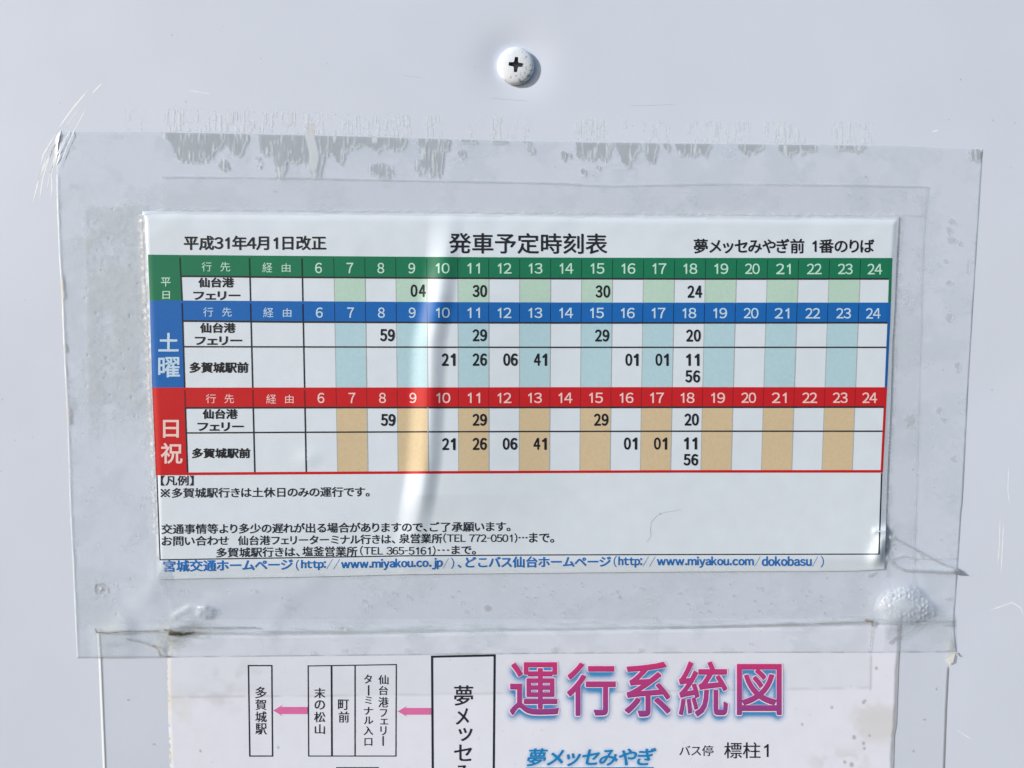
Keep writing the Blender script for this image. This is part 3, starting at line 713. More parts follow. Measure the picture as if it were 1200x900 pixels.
# ------------------------------------------------------------------ the timetable: laminate and paper
timetable = empty('bus_timetable', tuple(P(610, 460, 0)), 'laminated bus timetable sheet with green, blue and red grids and an upright crease', 'timetable')
LA_top = ip([(p[0], p[1] + 0.7) for p in lam_top])
LA_bot = lambda x: 0 * x + 725.0
LA_left = ip([(207, 189.5), (300, 191), (725, 199)]); LA_left0 = LA_left
LA_left = lambda y: np.minimum(ip([(207, 189), (245, 190), (252, 158), (680, 176), (700, 196), (725, 198)])(y), 1e9)
LA_right = ip([(219, 1086), (260, 1082), (330, 1079), (560, 1073), (640, 1070), (725, 1068)])
nx, ny = 460, 260
X, Y = coons(LA_top, LA_bot, LA_left, LA_right, nx, ny)
e = np.maximum(np.maximum(TT_left(Y) - X, X - TT_right(Y)), np.maximum(TT_top(X) - Y, Y - TT_bot(X)))   # distance outside the paper
st = StainLight(X.shape)
st.add(0.10 * sm(10, 0, e), (0.80, 0.84, 0.88))
sp = sm(0.5, 0.75, vn(X / 1.9, Y / 1.9, 121))
nearl = sm(9, 2, TT_left(Y) - X) * sm(-1, 1, TT_left(Y) - X) * sm(245, 255, Y) * sm(660, 600, Y)
neart = sm(6, 2, TT_top(X) - Y) * sm(-1, 1, TT_top(X) - Y)
nearr = sm(8, 2, X - TT_right(Y)) * sm(-1, 1, X - TT_right(Y))
st.add((0.55 * nearl + 0.3 * neart) * sp, (0.86, 0.88, 0.90))  # sunlit speckle on the edge bubbles, painted pale
st.add((0.40 * nearl + 0.34 * neart + 0.30 * nearr) * (1 - sp) * sm(0.2, 0.5, vn(X / 6, Y / 6, 122)), (0.42, 0.44, 0.49))  # shade between the bubbles and along the right edge, painted dark
Hl = U_board(X, Y) + 1.85 + 1.7 * sm(4, -1, e) + 0.35 * sm(1.5, 3, np.minimum(np.minimum(X - LA_left(Y), LA_right(Y) - X), Y - LA_top(X))) + 0.9 * sp * (nearl + 0.8 * neart + 0.4 * nearr)
# film on the board may pucker above the laminate's usual height; ride over it
Hl = np.maximum(Hl, H_film(X, Y, False) + 0.35)
Hl = np.where(e < -3, U_board(X, Y) + 1.9, Hl)
np_mesh('laminate', P(X, Y, Hl).reshape(-1, 3), grid_faces(nx, ny, (e > -9)), M['pouch'], timetable, attrs={'stain_light': (st.c, st.a)})

nx, ny = 560, 270
X, Y = coons(TT_top, TT_bot, TT_left, TT_right, nx, ny)
np_mesh('paper', P(X, Y, H_sheet(X, Y)).reshape(-1, 3), grid_faces(nx, ny), M['paper'], timetable)

# ------------------------------------------------------------------ printing
def H_print(X, Y): return H_sheet(X, Y)
class Print:
    """flat printed shapes that follow the height of a sheet"""
    def __init__(self, H): self.H = H; self.V = []; self.F = []; self.mi = []; self.mats = []; self.n = 0
    def m(self, k):
        if k not in self.mats: self.mats.append(k)
        return self.mats.index(k)
    def put(self, x, y, faces, mk, lift):
        v = P(x, y, self.H(x, y) + lift)
        self.V.append(v.reshape(-1, 3)); f = np.asarray(faces) + self.n
        self.F += [tuple(int(i) for i in r) for r in f]; self.mi += [self.m(mk)] * len(f); self.n += v.reshape(-1, 3).shape[0]
    def patch(self, l, r, t, b, mk, lift=0.16, step=3.0):
        """l, r functions of y (x position), t, b functions of x (y position)"""
        x0, x1 = float(l(400.)), float(r(400.)); y0, y1 = float(t((x0 + x1) / 2)), float(b((x0 + x1) / 2))
        nx = max(2, int(abs(x1 - x0) / step) + 2); ny = max(2, int(abs(y1 - y0) / (step * 2)) + 2)
        s, tt = np.meshgrid(np.linspace(0, 1, nx), np.linspace(0, 1, ny))
        X = x0 + s * (x1 - x0); Y = t(X) * (1 - tt) + b(X) * tt
        for _ in range(3):
            X = l(Y) * (1 - s) + r(Y) * s; Y = t(X) * (1 - tt) + b(X) * tt
        self.put(X, Y, grid_faces(nx, ny), mk, lift)
    def stroke(self, pts, w, mk, lift=0.22):
        pts = np.array(pts, float); q = []
        for a, b in zip(pts[:-1], pts[1:]):
            k = max(1, int(np.hypot(*(b - a)) / 3)); q += [a + (b - a) * i / k for i in range(k)]
        q.append(pts[-1]); q = np.array(q); d = np.gradient(q, axis=0); n = np.stack([-d[:, 1], d[:, 0]], -1); n /= np.linalg.norm(n, axis=1)[:, None]
        a = q - n * w / 2; b = q + n * w / 2
        X = np.stack([a[:, 0], b[:, 0]]); Y = np.stack([a[:, 1], b[:, 1]])
        k = len(q); i = np.arange(k - 1)
        self.put(X, Y, np.stack([i, i + k, i + k + 1, i + 1], -1), mk, lift)
    def frame(self, x0, y0, x1, y1, w, mk, lift=0.22, dx0=0, dx1=0, dy=0):
        """box outline; dx0/dx1 lean of the left and right sides over its height, dy fall of the top edge"""
        self.stroke([(x0 - w / 2, y0), (x1 + w / 2, y0 + dy)], w, mk, lift)
        self.stroke([(x0 + dx0 - w / 2, y1), (x1 + dx1 + w / 2, y1)], w, mk, lift)
        self.stroke([(x0, y0 + w / 2), (x0 + dx0, y1 - w / 2)], w, mk, lift + 0.02); self.stroke([(x1, y0 + w / 2 + dy), (x1 + dx1, y1 - w / 2)], w, mk, lift + 0.02)
    def text(self, body, x0, x1, y0, y1, mk, wt=0.0, lift=0.3, y0r=None, y1r=None, shear=0.0, dx=0.0, dy=0.0, ring=0):
        """lettering whose outline fills x0..x1, y0..y1 (y0r,y1r: top and foot at the right end)"""
        v, f = glyphs(body); b = bounds(body, 0)
        x0 += wt; x1 -= wt; y0 += wt; y1 -= wt
        s = (v[:, 0] - b[0]) / (b[1] - b[0]); t = (b[3] - v[:, 1]) / (b[3] - b[2])
        y0r = y0 if y0r is None else y0r + wt; y1r = y1 if y1r is None else y1r - wt
        X = x0 + s * (x1 - x0) + shear * (1 - t) * (y1 - y0) + dx
        Y = (y0 * (1 - s) + y0r * s) * (1 - t) + (y1 * (1 - s) + y1r * s) * t + dy
        if ring: offs = [(wt * math.cos(a), wt * math.sin(a)) for a in np.arange(ring) * 2 * math.pi / ring]
        elif wt > 0: offs = [(wt * math.cos(a), wt * math.sin(a)) for a in (np.arange(8) + .5) * math.pi / 4] if wt > 0.3 else [(-.7 * wt, -.7 * wt), (.7 * wt, -.7 * wt), (-.7 * wt, .7 * wt), (.7 * wt, .7 * wt)]
        else: offs = [(0, 0)]
        for i, (ox, oy) in enumerate(offs): self.put(X + ox, Y + oy, f, mk, lift + 0.016 * i + 0.004 * np.minimum(v[:, 2], 3))
        self.last = (X, Y, f)
    def done(self, name, parent):
        V = np.concatenate(self.V)
        me = bpy.data.meshes.new(name); me.from_pydata(V.tolist(), [], self.F)
        for k in self.mats: me.materials.append(M[k])
        me.polygons.foreach_set('material_index', np.array(self.mi, np.int32))
        bm = bmesh.new(); bm.from_mesh(me)
        for f in bm.faces:
            f.normal_update()
            if f.normal.y > 0: f.normal_flip()
            f.smooth = True
        bm.to_mesh(me); bm.free(); me.update()
        return link(name, me, parent)
_c = {}
ONE = [(0.40, 0), (0.40, 0.733), (0.335, 0.733), (0.27, 0.65), (0.17, 0.59), (0.17, 0.50), (0.25, 0.535), (0.31, 0.575), (0.31, 0)]
def char(c):
    """triangles of one character, in ems"""
    if c in _c: return _c[c]
    if c == '※':
        bm = bmesh.new(); w = 0.030
        for k in (1, -1): bm.faces.new([bm.verts.new((0.5 + x, 0.37 + k * y, 0)) for x, y in ((-.36 - w, -.36 + w), (-.36 + w, -.36 - w), (.36 + w, .36 - w), (.36 - w, .36 + w))])
        for dx, dy in ((-.3, 0), (.3, 0), (0, .3), (0, -.3)): bm.faces.new([bm.verts.new((0.5 + dx + .062 * math.cos(a), 0.37 + dy + .062 * math.sin(a), 0)) for a in np.arange(10) * math.pi / 5])
    elif c == '1':
        bm = bmesh.new(); bm.faces.new([bm.verts.new((x, y, 0)) for x, y in ONE])
    else:
        cu = bpy.data.curves.new('lettering', 'FONT'); cu.body = chr(ord(c) + 0xFEE0) if 33 <= ord(c) < 127 else c
        cu.size = 1.0; cu.resolution_u = 4; cu.fill_mode = 'FRONT'
        o = bpy.data.objects.new('lettering', cu); col.objects.link(o)
        dg = bpy.context.evaluated_depsgraph_get(); dg.update()
        me = bpy.data.meshes.new_from_object(o.evaluated_get(dg))
        bm = bmesh.new(); bm.from_mesh(me)
        bpy.data.objects.remove(o); bpy.data.curves.remove(cu); bpy.data.meshes.remove(me)
    bmesh.ops.remove_doubles(bm, verts=bm.verts, dist=1e-5)
    bmesh.ops.triangulate(bm, faces=bm.faces)
    for _ in range(2):
        es = [e_ for e_ in bm.edges if e_.calc_length() > 0.34]
        if not es: break
        bmesh.ops.subdivide_edges(bm, edges=es, cuts=1)
        bmesh.ops.triangulate(bm, faces=bm.faces)
    bm.verts.index_update()
    v = np.array([x.co[:2] for x in bm.verts]); f = np.array([[q.index for q in x.verts] for x in bm.faces])
    bm.free()
    # strokes of a character may cross: put triangles that overlap on separate hair-thin levels
    v = v[f.reshape(-1)]; n_ = len(f); f = np.arange(3 * n_).reshape(-1, 3); T = v.reshape(n_, 3, 2); lev = np.zeros(n_, int)
    ct = T.mean(1); S = np.concatenate([ct[:, None], 0.75 * T + 0.25 * ct[:, None]], 1).reshape(-1, 2)
    A, B, Cc = T[:, 0], T[:, 1], T[:, 2]
    d = (B[:, 1] - Cc[:, 1]) * (A[:, 0] - Cc[:, 0]) + (Cc[:, 0] - B[:, 0]) * (A[:, 1] - Cc[:, 1]); d = np.where(np.abs(d) < 1e-12, 1e-12, d)
    px_ = S[:, None, :] - Cc[None]
    l0 = ((B[:, 1] - Cc[:, 1]) * px_[..., 0] + (Cc[:, 0] - B[:, 0]) * px_[..., 1]) / d
    l1 = ((Cc[:, 1] - A[:, 1]) * px_[..., 0] + (A[:, 0] - Cc[:, 0]) * px_[..., 1]) / d
    hit = ((l0 > 1e-3) & (l1 > 1e-3) & (l0 + l1 < 0.999)).reshape(n_, 4, n_).any(1); hit = hit | hit.T
    for i in range(n_):
        used = set(lev[j] for j in np.nonzero(hit[i, :i])[0])
        while lev[i] in used: lev[i] += 1
    v = np.concatenate([v, np.repeat(lev, 3)[:, None]], 1)
    _c[c] = (v, f)
    return v, f
NARROW = dict(zip('りリしくょッェっ', (.80, .80, .85, .80, .80, .80, .80, .80)))
_g = {}
def glyphs(body, wt=0):
    if body in _g: return _g[body]
    V = []; Fs = []; n = 0; x = 0.0
    for c in body:
        if c in ' \u3000': x += 0.30 if c == ' ' else 1.0; continue
        v, f = char(c); v = v.copy(); lo, hi = v[:, 0].min(), v[:, 0].max(); k = ord(c)
        if c.isdigit() and k < 127: adv = 0.56; v[:, 0] += adv / 2 - (0.285 if c == '1' else (lo + hi) / 2)
        elif c == '-': v[:, 0] = (v[:, 0] - lo) * 0.30 / (hi - lo) + 0.06; adv = 0.42
        elif c == '.': v[:, 0] += 0.09 - lo; adv = hi - lo + 0.17
        elif k < 127 or c in '【】（）': v[:, 0] += 0.05 - lo; adv = hi - lo + 0.10
        elif c in '、。': adv = 0.55
        elif c == '・': v[:, 0] += 0.1 - lo; adv = hi - lo + 0.26
        elif 0x3040 < k < 0x3100 and c != 'ー':
            adv = NARROW.get(c, 0.93); v[:, 0] += adv / 2 - (lo + hi) / 2
        else: adv = 1.0
        v[:, 0] += x; x += adv
        V.append(v); Fs.append(f + n); n += len(v)
    _g[body] = (np.concatenate(V), np.concatenate(Fs))
    return _g[body]
def bounds(body, wt):
    v, _ = glyphs(body)
    return v[:, 0].min(), v[:, 0].max(), v[:, 1].min(), v[:, 1].max()

# grid geometry measured on the sheet
NX = [175, 230, 340, 500, 650, 800, 1040]
def row(*ys): return lambda x: np.interp(x, NX, ys)
ROW = dict(g0=row(298.4, 298.9, 299.8, 301.0, 301.8, 302.2, 302.3), g1=row(323.4, 323.8, 324.9, 325.8, 326.5, 326.9, 326.8),
           b0=row(352.0, 352.2, 352.9, 353.9, 354.4, 354.6, 354.5), b1=row(375.9, 376.3, 377.3, 378.0, 378.4, 378.4, 378.2), b2=row(406.2, 406.3, 406.5, 406.8, 407, 407, 407),
           r0=row(454.2, 454.2, 454.1, 454.0, 453.7, 453.6, 453.8), r1=row(478.2, 478.0, 477.7, 477.6, 477.5, 477.3, 477.0), r2=row(507.4, 507.3, 506.6, 506.0, 505.6, 505.3, 505.3),
           e0=row(553.8, 553.6, 552.9, 552.1, 551.5, 550.9, 550.8), e1=row(557.0, 556.8, 556.0, 555.1, 554.4, 553.9, 553.9))
def colf(a, b): return lambda y: a + (np.asarray(y, float) - 310) * (b - a) / 243.0
C_L = ip([(298, 173.3), (352, 175.4), (454, 178.3), (557, 182.6)])
C_D = ip([(298, 210.8), (310, 211.2), (352, 213.3), (454, 216.3), (553, 219.7)])
C_V = colf(292.5, 298.5); C_H = colf(354.0, 358.8)
HB = [C_H] + [colf(391.2 + 36.3 * k, 395.5 + 35.47 * k) for k in range(18)]
C_E = ip([(303, 1042.3), (330, 1041.5), (375, 1040), (455, 1036.6), (553, 1031.8)])
C_R = ip([(303, 1045.7), (375, 1043.2), (455, 1039.5), (555, 1034.5)])
HB.append(C_E)
def hour_col(h): return HB[h - 6], HB[h - 5]
def off(f, d): return lambda v: f(v) + d
W_EXACT = {11: 14.7}
def hours(pr, mk, yl0, yl1, yr0, yr1):
    for h in range(6, 25):
        l, r = hour_col(h); ym = (yl0 + yl1) / 2
        c = (float(l(ym)) + float(r(ym))) / 2 + (0.6 if h < 24 else 0.2); k = (h - 6) / 18
        w = 8.2 if h < 10 else 14.6 if h == 11 else 16.2 if h < 20 else 17.4
        pr.text(str(h), c - w / 2, c + w / 2, yl0 + (yr0 - yl0) * k, yl1 + (yr1 - yl1) * k, mk, 0.22, 0.34)

def section(name, label, top, head, rows, bottom, band, pale, dark, whit, day_items, dest_items, hour_y, times, end_border=None):
    g = Print(H_print)
    # header band, day block, border on the right
    g.patch(C_L, C_R, top, head, band, 0.16)
    g.patch(C_L, C_D, head, bottom, band, 0.16)
    g.patch(C_E, C_R, head, bottom, band, 0.16)
    for h in range(7, 24, 2):
        l, r = hour_col(h); g.patch(l, r, head, (end_border or bottom), pale, 0.16)
    if end_border: g.patch(off(C_D, 0.01), C_E, end_border, bottom, band, 0.16)
    o = g.done(name, timetable)
    if label: o['label'] = label
    ln = Print(H_print)
    bt = end_border or bottom
    for c in (C_D, C_V, C_H):
        ln.patch(off(c, -0.9), off(c, 0.9), off(top, 3.0), head, dark, 0.24); ln.patch(off(c, -0.85), off(c, 0.85), head, bt, 'softblack', 0.24)
    for h in range(7, 25):
        c = HB[h - 6]
        ln.patch(off(c, -0.35), off(c, 0.35), off(top, 2.0), head, dark, 0.22, 6)
        ln.patch(off(c, -0.45), off(c, 0.45), head, bt, 'greyline', 0.22, 6)
    ln.patch(off(C_D, -0.3), C_E, off(head, -1.05), off(head, 1.0), 'softblack', 0.27)
    for r in rows: ln.patch(off(C_D, 0.4), C_E, off(r, -0.85), off(r, 0.85), 'softblack', 0.27)
    ln.done('ruled_lines', o)
    t = Print(H_print)
    for it in day_items: t.text(*it, whit, 0.5 if it[2] - it[1] > 15 else 0.18)
    t.done('day_lettering', o)
    t = Print(H_print)
    for it in dest_items[0]: t.text(*it, whit, 0.0)
    hours(t, whit, *hour_y); t.done('heading_lettering', o)
    t = Print(H_print)
    for it in dest_items[1]: t.text(*it, 'black', 0.42)
    t.done('destination_lettering', o)
    for body, x0, x1, y0, y1 in times:
        t = Print(H_print)
        wd = [5.4 if q == '1' else 8.1 for q in body]
        t.text(body[0], x0, x0 + wd[0], y0, y1, 'black', 0.55); t.text(body[1], x1 - wd[1], x1, y0, y1, 'black', 0.55, 0.42); t.done('departure_time', o)
    return o
section('weekday_grid', 'green headed weekday grid', ROW['g0'], ROW['g1'], [], ROW['b0'], 'green', 'palegreen', 'darkgreen', 'greenwhite',
        [('平', 188.5, 200, 325.2, 336), ('日', 190.3, 199.2, 341, 350.5)],
        ([('行', 236.3, 248, 307, 318), ('先', 258.2, 269.8, 307, 318.2), ('経', 307.5, 319, 307.7, 319.2), ('由', 330.2, 340.4, 308.5, 318.8)],
         [('仙台港', 232.3, 274, 325.2, 336.9), ('フェリー', 226.3, 281.5, 341.2, 351.6)]),
        (307.8, 320.2, 309, 321.6),
        [('04', 481, 498.8, 333.3, 348), ('30', 553.7, 570.6, 333.8, 348.3), ('30', 697.8, 715, 334.2, 348.9), ('24', 805.5, 822.6, 334.4, 349)])
section('saturday_grid', 'blue headed Saturday grid', ROW['b0'], ROW['b1'], [ROW['b2']], ROW['r0'], 'blue', 'paleblue', 'darkblue', 'bluewhite',
        [('土', 185.5, 209.5, 390, 412), ('曜', 185.3, 211, 418.3, 442.4)],
        ([('行', 238, 249.8, 360.2, 371), ('先', 260.2, 271.5, 360.2, 371), ('経', 308.5, 320.5, 360.4, 371.8), ('由', 331.5, 341.5, 361.2, 371.5)],
         [('仙台港', 234.2, 275.8, 378.2, 390.2), ('フェリー', 228.2, 283.5, 394, 404.5), ('多賀城駅前', 222, 291, 424.2, 437)]),
        (360.2, 372.4, 361, 373.4),
        [('59', 445.3, 462.4, 385.5, 400), ('29', 553.7, 570.6, 385.7, 400), ('29', 697.2, 714, 386, 400.3), ('20', 804, 821, 386, 400.4),
         ('21', 517.5, 533.4, 414, 428.8), ('26', 553.7, 570.6, 414, 428.8), ('06', 589.6, 606.5, 414, 428.8), ('41', 625.5, 641, 414.2, 428.8),
         ('01', 732.7, 748, 414.3, 428.8), ('01', 768, 783.5, 414.3, 428.8), ('11', 804, 819.4, 414.4, 428.8), ('56', 803, 820.2, 433.8, 448.3)])
section('holiday_grid', 'red headed Sunday and holiday grid', ROW['r0'], ROW['r1'], [ROW['r2']], ROW['e1'], 'red', 'tan', 'darkred', 'redwhite',
        [('日', 191, 209.7, 492, 513), ('祝', 188.4, 214, 519, 543.4)],
        ([('行', 241.2, 253, 461.8, 472.5), ('先', 263, 274.2, 461.8, 472.5), ('経', 312, 323.7, 462, 473), ('由', 334.2, 344, 462.6, 472.6)],
         [('仙台港', 237.3, 278.3, 479.2, 491), ('フェリー', 231.2, 285.4, 494.8, 505.2), ('多賀城駅前', 224.8, 293, 525, 537)]),
        (460.3, 472.4, 459.9, 472.3),
        [('59', 446.3, 463.2, 485, 499.3), ('29', 553.7, 570.5, 484.8, 499), ('29', 696, 713, 484.6, 499), ('20', 802, 818.7, 484.5, 498.8),
         ('21', 518, 533.5, 513.3, 527.4), ('26', 553.7, 570.4, 513, 527.4), ('06', 589, 606, 513, 527.2), ('41', 625, 640.5, 513, 527.2),
         ('01', 731, 746.5, 512.6, 527), ('01', 766.2, 781.7, 512.6, 527), ('11', 801.5, 816.7, 512.4, 526.8), ('56', 801, 818, 531.9, 545.6)], end_border=ROW['e0'])

t = Print(H_print); t.text('平成31年4月1日改正', 215.2, 382, 276, 293.2, 'black', 0.38); t.done('revision_date_lettering', timetable)
t = Print(H_print); t.text('発車予定時刻表', 526, 711.5, 272.6, 297, 'black', 0.34, y0r=273.5, y1r=297.8); t.done('title_lettering', timetable)
t = Print(H_print); t.text('夢メッセみやぎ前', 813, 942.5, 279.6, 297, 'black', 0.36); t.text('1番のりば', 952, 1024.5, 280.2, 296.5, 'black', 0.36); t.done('stop_name_lettering', timetable)
nf = Print(H_print)
bl = [(187.5, 656), (330, 653.8), (480, 651.3), (640, 650.3), (800, 649.8), (1030, 649.3)]
nf.stroke([(183.8, 557), (185.6, 605), (187.5, 656.6)], 1.3, 'softblack'); nf.stroke(bl, 1.3, 'softblack', 0.26); nf.stroke([(1033.2, 554.3), (1031.5, 605), (1030, 649.9)], 1.6, 'softblack')
nf = nf.done('notes_frame', timetable)
t = Print(H_print); K = 'softblack'; w_ = 0.26
t.text('【凡例】', 188.2, 226.8, 557.2, 569.2, K, w_)
t.text('※多賀城駅行きは土休日のみの運行です。', 187.8, 433, 571.8, 583.6, K, w_, y0r=570.2, y1r=582.2)
t.text('交通事情等より多少の遅れが出る場合がありますので、ご了承願います。', 189, 598, 614, 626, K, w_, y0r=610.8, y1r=622.8)
t.text('お問い合わせ', 189.3, 268, 628, 640, K, w_, y0r=627.6, y1r=639.2)
t.text('仙台港フェリーターミナル行きは、', 278.5, 463, 627.8, 639.2, K, w_, y0r=625.8, y1r=637.4)
t.text('泉営業所', 467.5, 518, 625.2, 636.8, K, w_)
t.text('(TEL 772-0501)', 519.3, 606, 624.8, 636.2, K, 0.12)
t.text('・・・', 607.5, 618, 629, 631, K, w_); t.text('まで。', 619.8, 649.3, 624.2, 636, K, w_)
t.text('多賀城駅行きは、', 253.3, 351, 641.8, 653.4, K, w_, y0r=640.6, y1r=652.4)
t.text('塩釜営業所', 354, 418.5, 640.2, 652, K, w_)
t.text('(TEL 365-5161)', 421.8, 510.2, 639.6, 651, K, 0.12)
t.text('・・・', 512.5, 526.5, 643.8, 645.6, K, w_); t.text('まで。', 529, 557.5, 639.2, 649.8, K, w_)
t.done('notes_lettering', nf)
t = Print(H_print); K = 'webblue'; w_ = 0.36
t.text('宮城交通ホームページ', 191.3, 343, 656.6, 670.4, K, w_, y0r=654.6, y1r=668.2)
t.text('(', 346.6, 350.2, 655.8, 668.8, K, 0); t.text('http:', 352.6, 381.6, 656, 668.6, K, 0.40, y0r=655.6, y1r=668.2)
t.text('//', 382.2, 398, 655, 667.3, K, 0.0); t.text('www.miyakou.co.jp', 399.6, 518.5, 655.6, 669, K, 0.40, y0r=653.4, y1r=667.2); t.text('/', 519, 525.5, 654, 666.4, K, 0); t.text(')', 528.4, 532, 653.6, 666.6, K, 0)
t.text('、', 536, 540.4, 661.6, 665.6, K, w_)
t.text('どこバス仙台ホームページ', 545.3, 715.8, 652.2, 665.6, K, w_, y0r=651.4, y1r=664.6)
t.text('(', 719, 722.6, 651.6, 664.6, K, 0); t.text('http:', 724.4, 752.4, 651.9, 665.2, K, 0.40); t.text('//', 753, 768, 651.9, 664, K, 0)
t.text('www.miyakou.com', 769.6, 883.2, 652, 665.4, K, 0.40); t.text('/', 884, 891, 651.8, 664, K, 0); t.text('dokobasu', 892.6, 951, 651.8, 663.4, K, 0.40); t.text('/', 951.8, 958.4, 651.8, 664, K, 0); t.text(')', 961.6, 965.4, 651.4, 665, K, 0)
t.done('web_address_lettering', timetable)
t = Print(H_print)
t.stroke([(798, 597), (788, 599), (778, 600.5), (770, 604), (763, 612), (762, 622), (763, 628), (758, 635)], 0.55, 'hairgrey', 0.2); t.stroke([(773, 601), (774.5, 603)], 0.9, 'greyline', 0.22)
t.done('hair_mark', timetable)

# ------------------------------------------------------------------ printing on the route map
def box(name, parent, label, fr, items, size=0.0):
    g = Print(H_poster)
    for a in fr: g.frame(*a) if len(a) > 4 else g.stroke(*a)
    o = g.done(name, poster)
    if label: o['label'] = label
    t = Print(H_poster)
    for it in items:
        if it[0] == '|': t.stroke([(it[1], it[2]), (it[1], it[3])], 1.5, 'softblack', 0.3)
        else: t.text(it[0], it[1], it[2], it[3], it[4], 'softblack', size or 0.12)
    t.done('lettering', o)
    return o
b1 = Print(H_poster)
def fbox(x0, y0, x1, y1, w, **k): return (x0, y0, x1, y1, w, 'softblack', 0.22, k.get('dx0', 0), k.get('dx1', 0), k.get('dy', 0))
box('stop_box', poster, None, [fbox(291, 780, 318.4, 886, 1.5, dx0=1.6, dx1=0.9)],
    [('多', 299, 312, 804.7, 818.2), ('賀', 299, 312, 819.6, 832), ('城', 299, 312.2, 833.6, 846.4), ('駅', 299.2, 312.3, 847.6, 860.8)])
g = [fbox(361, 780.4, 464.3, 886, 1.3, dx0=0.6, dx1=-0.4, dy=-1.6), ([(388.4, 780), (388.9, 886)], 2.0, 'softblack'), ([(416, 779.6), (416, 886)], 1.5, 'softblack')]
box('stop_box', poster, None, g,
    [('末', 368, 381, 806, 818.2), ('の', 368.5, 380.5, 820.5, 831.6), ('松', 368, 381, 834, 846.5), ('山', 368.7, 380.5, 848.6, 860.3), ('町', 396, 408.7, 819.6, 832), ('前', 396.6, 408.9, 833.6, 846.8),
     ('仙', 443.3, 455, 791, 802), ('台', 444, 454.4, 803.8, 814.6), ('港', 443.3, 455, 816.8, 829), ('フ', 445, 453.4, 831, 840), ('ェ', 445.6, 454.4, 842.4, 849), ('リ', 445.6, 452.6, 851, 861.6), ('|', 448.8, 862.6, 874),
     ('タ', 426.4, 435.6, 790.4, 801), ('|', 431.8, 803, 815), ('ミ', 427.6, 435.4, 816.2, 825), ('ナ', 426.2, 437, 828.4, 837.6), ('ル', 426.4, 437, 839.6, 848.6), ('入', 426, 437, 851, 861.4), ('口', 427, 436, 865, 874)])
box('stop_box', poster, 'heavier framed large stop box in the middle', [fbox(506.2, 769.6, 579.6, 985, 2.5, dx0=1.4, dx1=-1.8, dy=-1.6)],
    [('夢', 532, 554.3, 803, 827), ('メ', 534, 549.5, 829.8, 849.4), ('ッ', 537, 553.6, 853, 868.6), ('セ', 532, 553, 872.4, 892), ('み', 533, 553.5, 896.6, 915), ('や', 533, 553.5, 920, 938), ('ぎ', 533, 553.5, 942, 960)], 0.3)
g = Print(H_poster); g.frame(394.5, 899.6, 443, 984, 1.3, 'softblack', 0.22); g.done('stop_box', poster)
def arrow(x0, x1, y, hb, hs):
    g = Print(H_poster)
    xs_ = np.array([x0, x0 + 11, x0 + 9, x1, x1, x0 + 9, x0 + 11]); ys_ = np.array([y, y - hb, y - hs, y - hs, y + hs, y + hs, y + hb])
    g.put(xs_, ys_, [[0, 1, 2], [0, 2, 5], [0, 5, 6]], 'magenta_pale', 0.24)
    g.patch(lambda v: 0 * v + x0 + 9, lambda v: 0 * v + x1, lambda v: 0 * v + y - hs, lambda v: 0 * v + y + hs, 'magenta_pale', 0.24)
    return g.done('arrow', poster)
ink('magenta_pale', (0.72, 0.17, 0.42))
arrow(320, 360.2, 832.6, 6.6, 4.2); arrow(465.8, 504.8, 833.6, 6.2, 4.0)
t = Print(H_poster)
TI = [('運', 597.5, 655, 776, 837.5), ('行', 664.5, 721.5, 776.5, 838), ('系', 732, 786, 775.5, 839), ('統', 795.5, 853, 775, 839), ('図', 863.5, 916, 778, 837)]
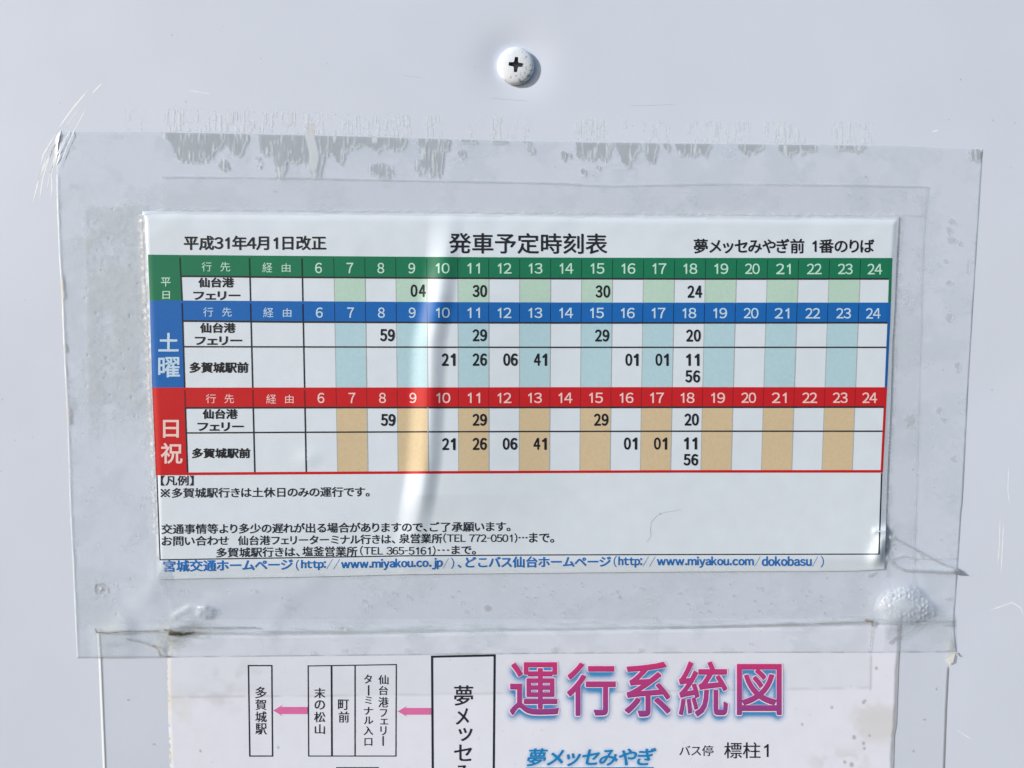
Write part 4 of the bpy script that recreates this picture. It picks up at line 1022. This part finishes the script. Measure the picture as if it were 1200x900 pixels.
def printed_halo(name, shapes, dx, dy, sig, gain, rgb, lift, pad=16, step=0.9):
    """soft printed halo behind lettering: the letters rasterised, blurred and laid on the sheet as a tinted film of ink"""
    ax = np.concatenate([q[0] for q in shapes]); ay = np.concatenate([q[1] for q in shapes])
    xs_ = np.arange(ax.min() - pad, ax.max() + pad, step); ys_ = np.arange(ay.min() - pad, ay.max() + pad, step)
    g = np.zeros((len(ys_), len(xs_)))
    for Xg, Yg, f in shapes:
        for a, b, c in f:
            px_, py_ = Xg[[a, b, c]], Yg[[a, b, c]]
            i0, i1 = np.searchsorted(xs_, [px_.min(), px_.max()]); j0, j1 = np.searchsorted(ys_, [py_.min(), py_.max()])
            if i1 <= i0 or j1 <= j0: continue
            gx, gy = np.meshgrid(xs_[i0:i1], ys_[j0:j1])
            d = (py_[1] - py_[2]) * (px_[0] - px_[2]) + (px_[2] - px_[1]) * (py_[0] - py_[2])
            if abs(d) < 1e-9: continue
            l0 = ((py_[1] - py_[2]) * (gx - px_[2]) + (px_[2] - px_[1]) * (gy - py_[2])) / d
            l1 = ((py_[2] - py_[0]) * (gx - px_[2]) + (px_[0] - px_[2]) * (gy - py_[2])) / d
            g[j0:j1, i0:i1] = np.maximum(g[j0:j1, i0:i1], (l0 >= -1e-3) & (l1 >= -1e-3) & (l0 + l1 <= 1.001))
    k = np.arange(-12, 13); w = np.exp(-0.5 * (k * step / sig) ** 2); w /= w.sum()
    g = np.apply_along_axis(lambda r: np.convolve(r, w, 'same'), 1, g); g = np.apply_along_axis(lambda r: np.convolve(r, w, 'same'), 0, g)
    Xq, Yq = np.meshgrid(xs_, ys_); al = np.clip(g * gain, 0, 0.92)
    keep = al > 0.02; keep = keep | np.roll(keep, -1, 0) | np.roll(keep, -1, 1) | np.roll(np.roll(keep, -1, 0), -1, 1)
    Xp, Yp = Xq + dx, Yq + dy
    V, fc, (c_, a_) = compact(P(Xp, Yp, H_poster(Xp, Yp) + lift).reshape(-1, 3), grid_faces(len(xs_), len(ys_), keep), [np.tile(np.array(rgb), (Xq.size, 1)), al.reshape(-1)])
    return np_mesh(name, V, fc, M['halo'], poster, attrs={'stain_light': (c_, a_)})
M['halo'] = mat('printed_halo', (0.3, 0.5, 0.8), rough=0.36, spec=0.28, alpha=0.0, stain_light=True)
shp = []
for b, x0, x1, y0, y1 in TI:
    t.text(b, x0, x1, y0, y1, 'titledark', 0.5, 0.40, ring=4, dy=0.9)
    t.text(b, x0, x1, y0, y1, 'title', 0.62, 0.50, ring=6); shp.append(t.last)
r_ = Print(H_poster)
for b, x0, x1, y0, y1 in TI: r_.text(b, x0 - 1.9, x1 + 1.9, y0 - 1.9, y1 + 1.9, 'rim', 1.9, 0.24, ring=10, dy=0.5)
t.V += r_.V; off_ = t.n; t.F += [tuple(i + off_ for i in q) for q in r_.F]; t.mi += [t.m('rim')] * len(r_.F); t.n += r_.n
printed_halo('title_halo', shp, -0.8, 4.6, 3.6, 2.2, (0.035, 0.27, 0.62), 0.16)
t.done('title_lettering', poster)
t = Print(H_poster)
t.text('夢メッセみやぎ', 616, 765, 877, 898.2, 'cyanblue', 0.42, 0.32, y0r=876.2, y1r=897.4, shear=0.22)
printed_halo('stop_name_halo', [t.last], 0, 0.6, 2.2, 1.3, (0.36, 0.70, 0.88), 0.16)
t.stroke([(616, 900.3), (766, 899.5)], 1.4, 'cyanblue', 0.3)
t.done('stop_name_lettering', poster)
t = Print(H_poster); t.text('バス停', 796, 835.8, 873.4, 886, 'softblack', 0.05); t.text('標柱1', 848.5, 900.6, 869.8, 888.8, 'softblack', 0.12); t.done('pole_number_lettering', poster)
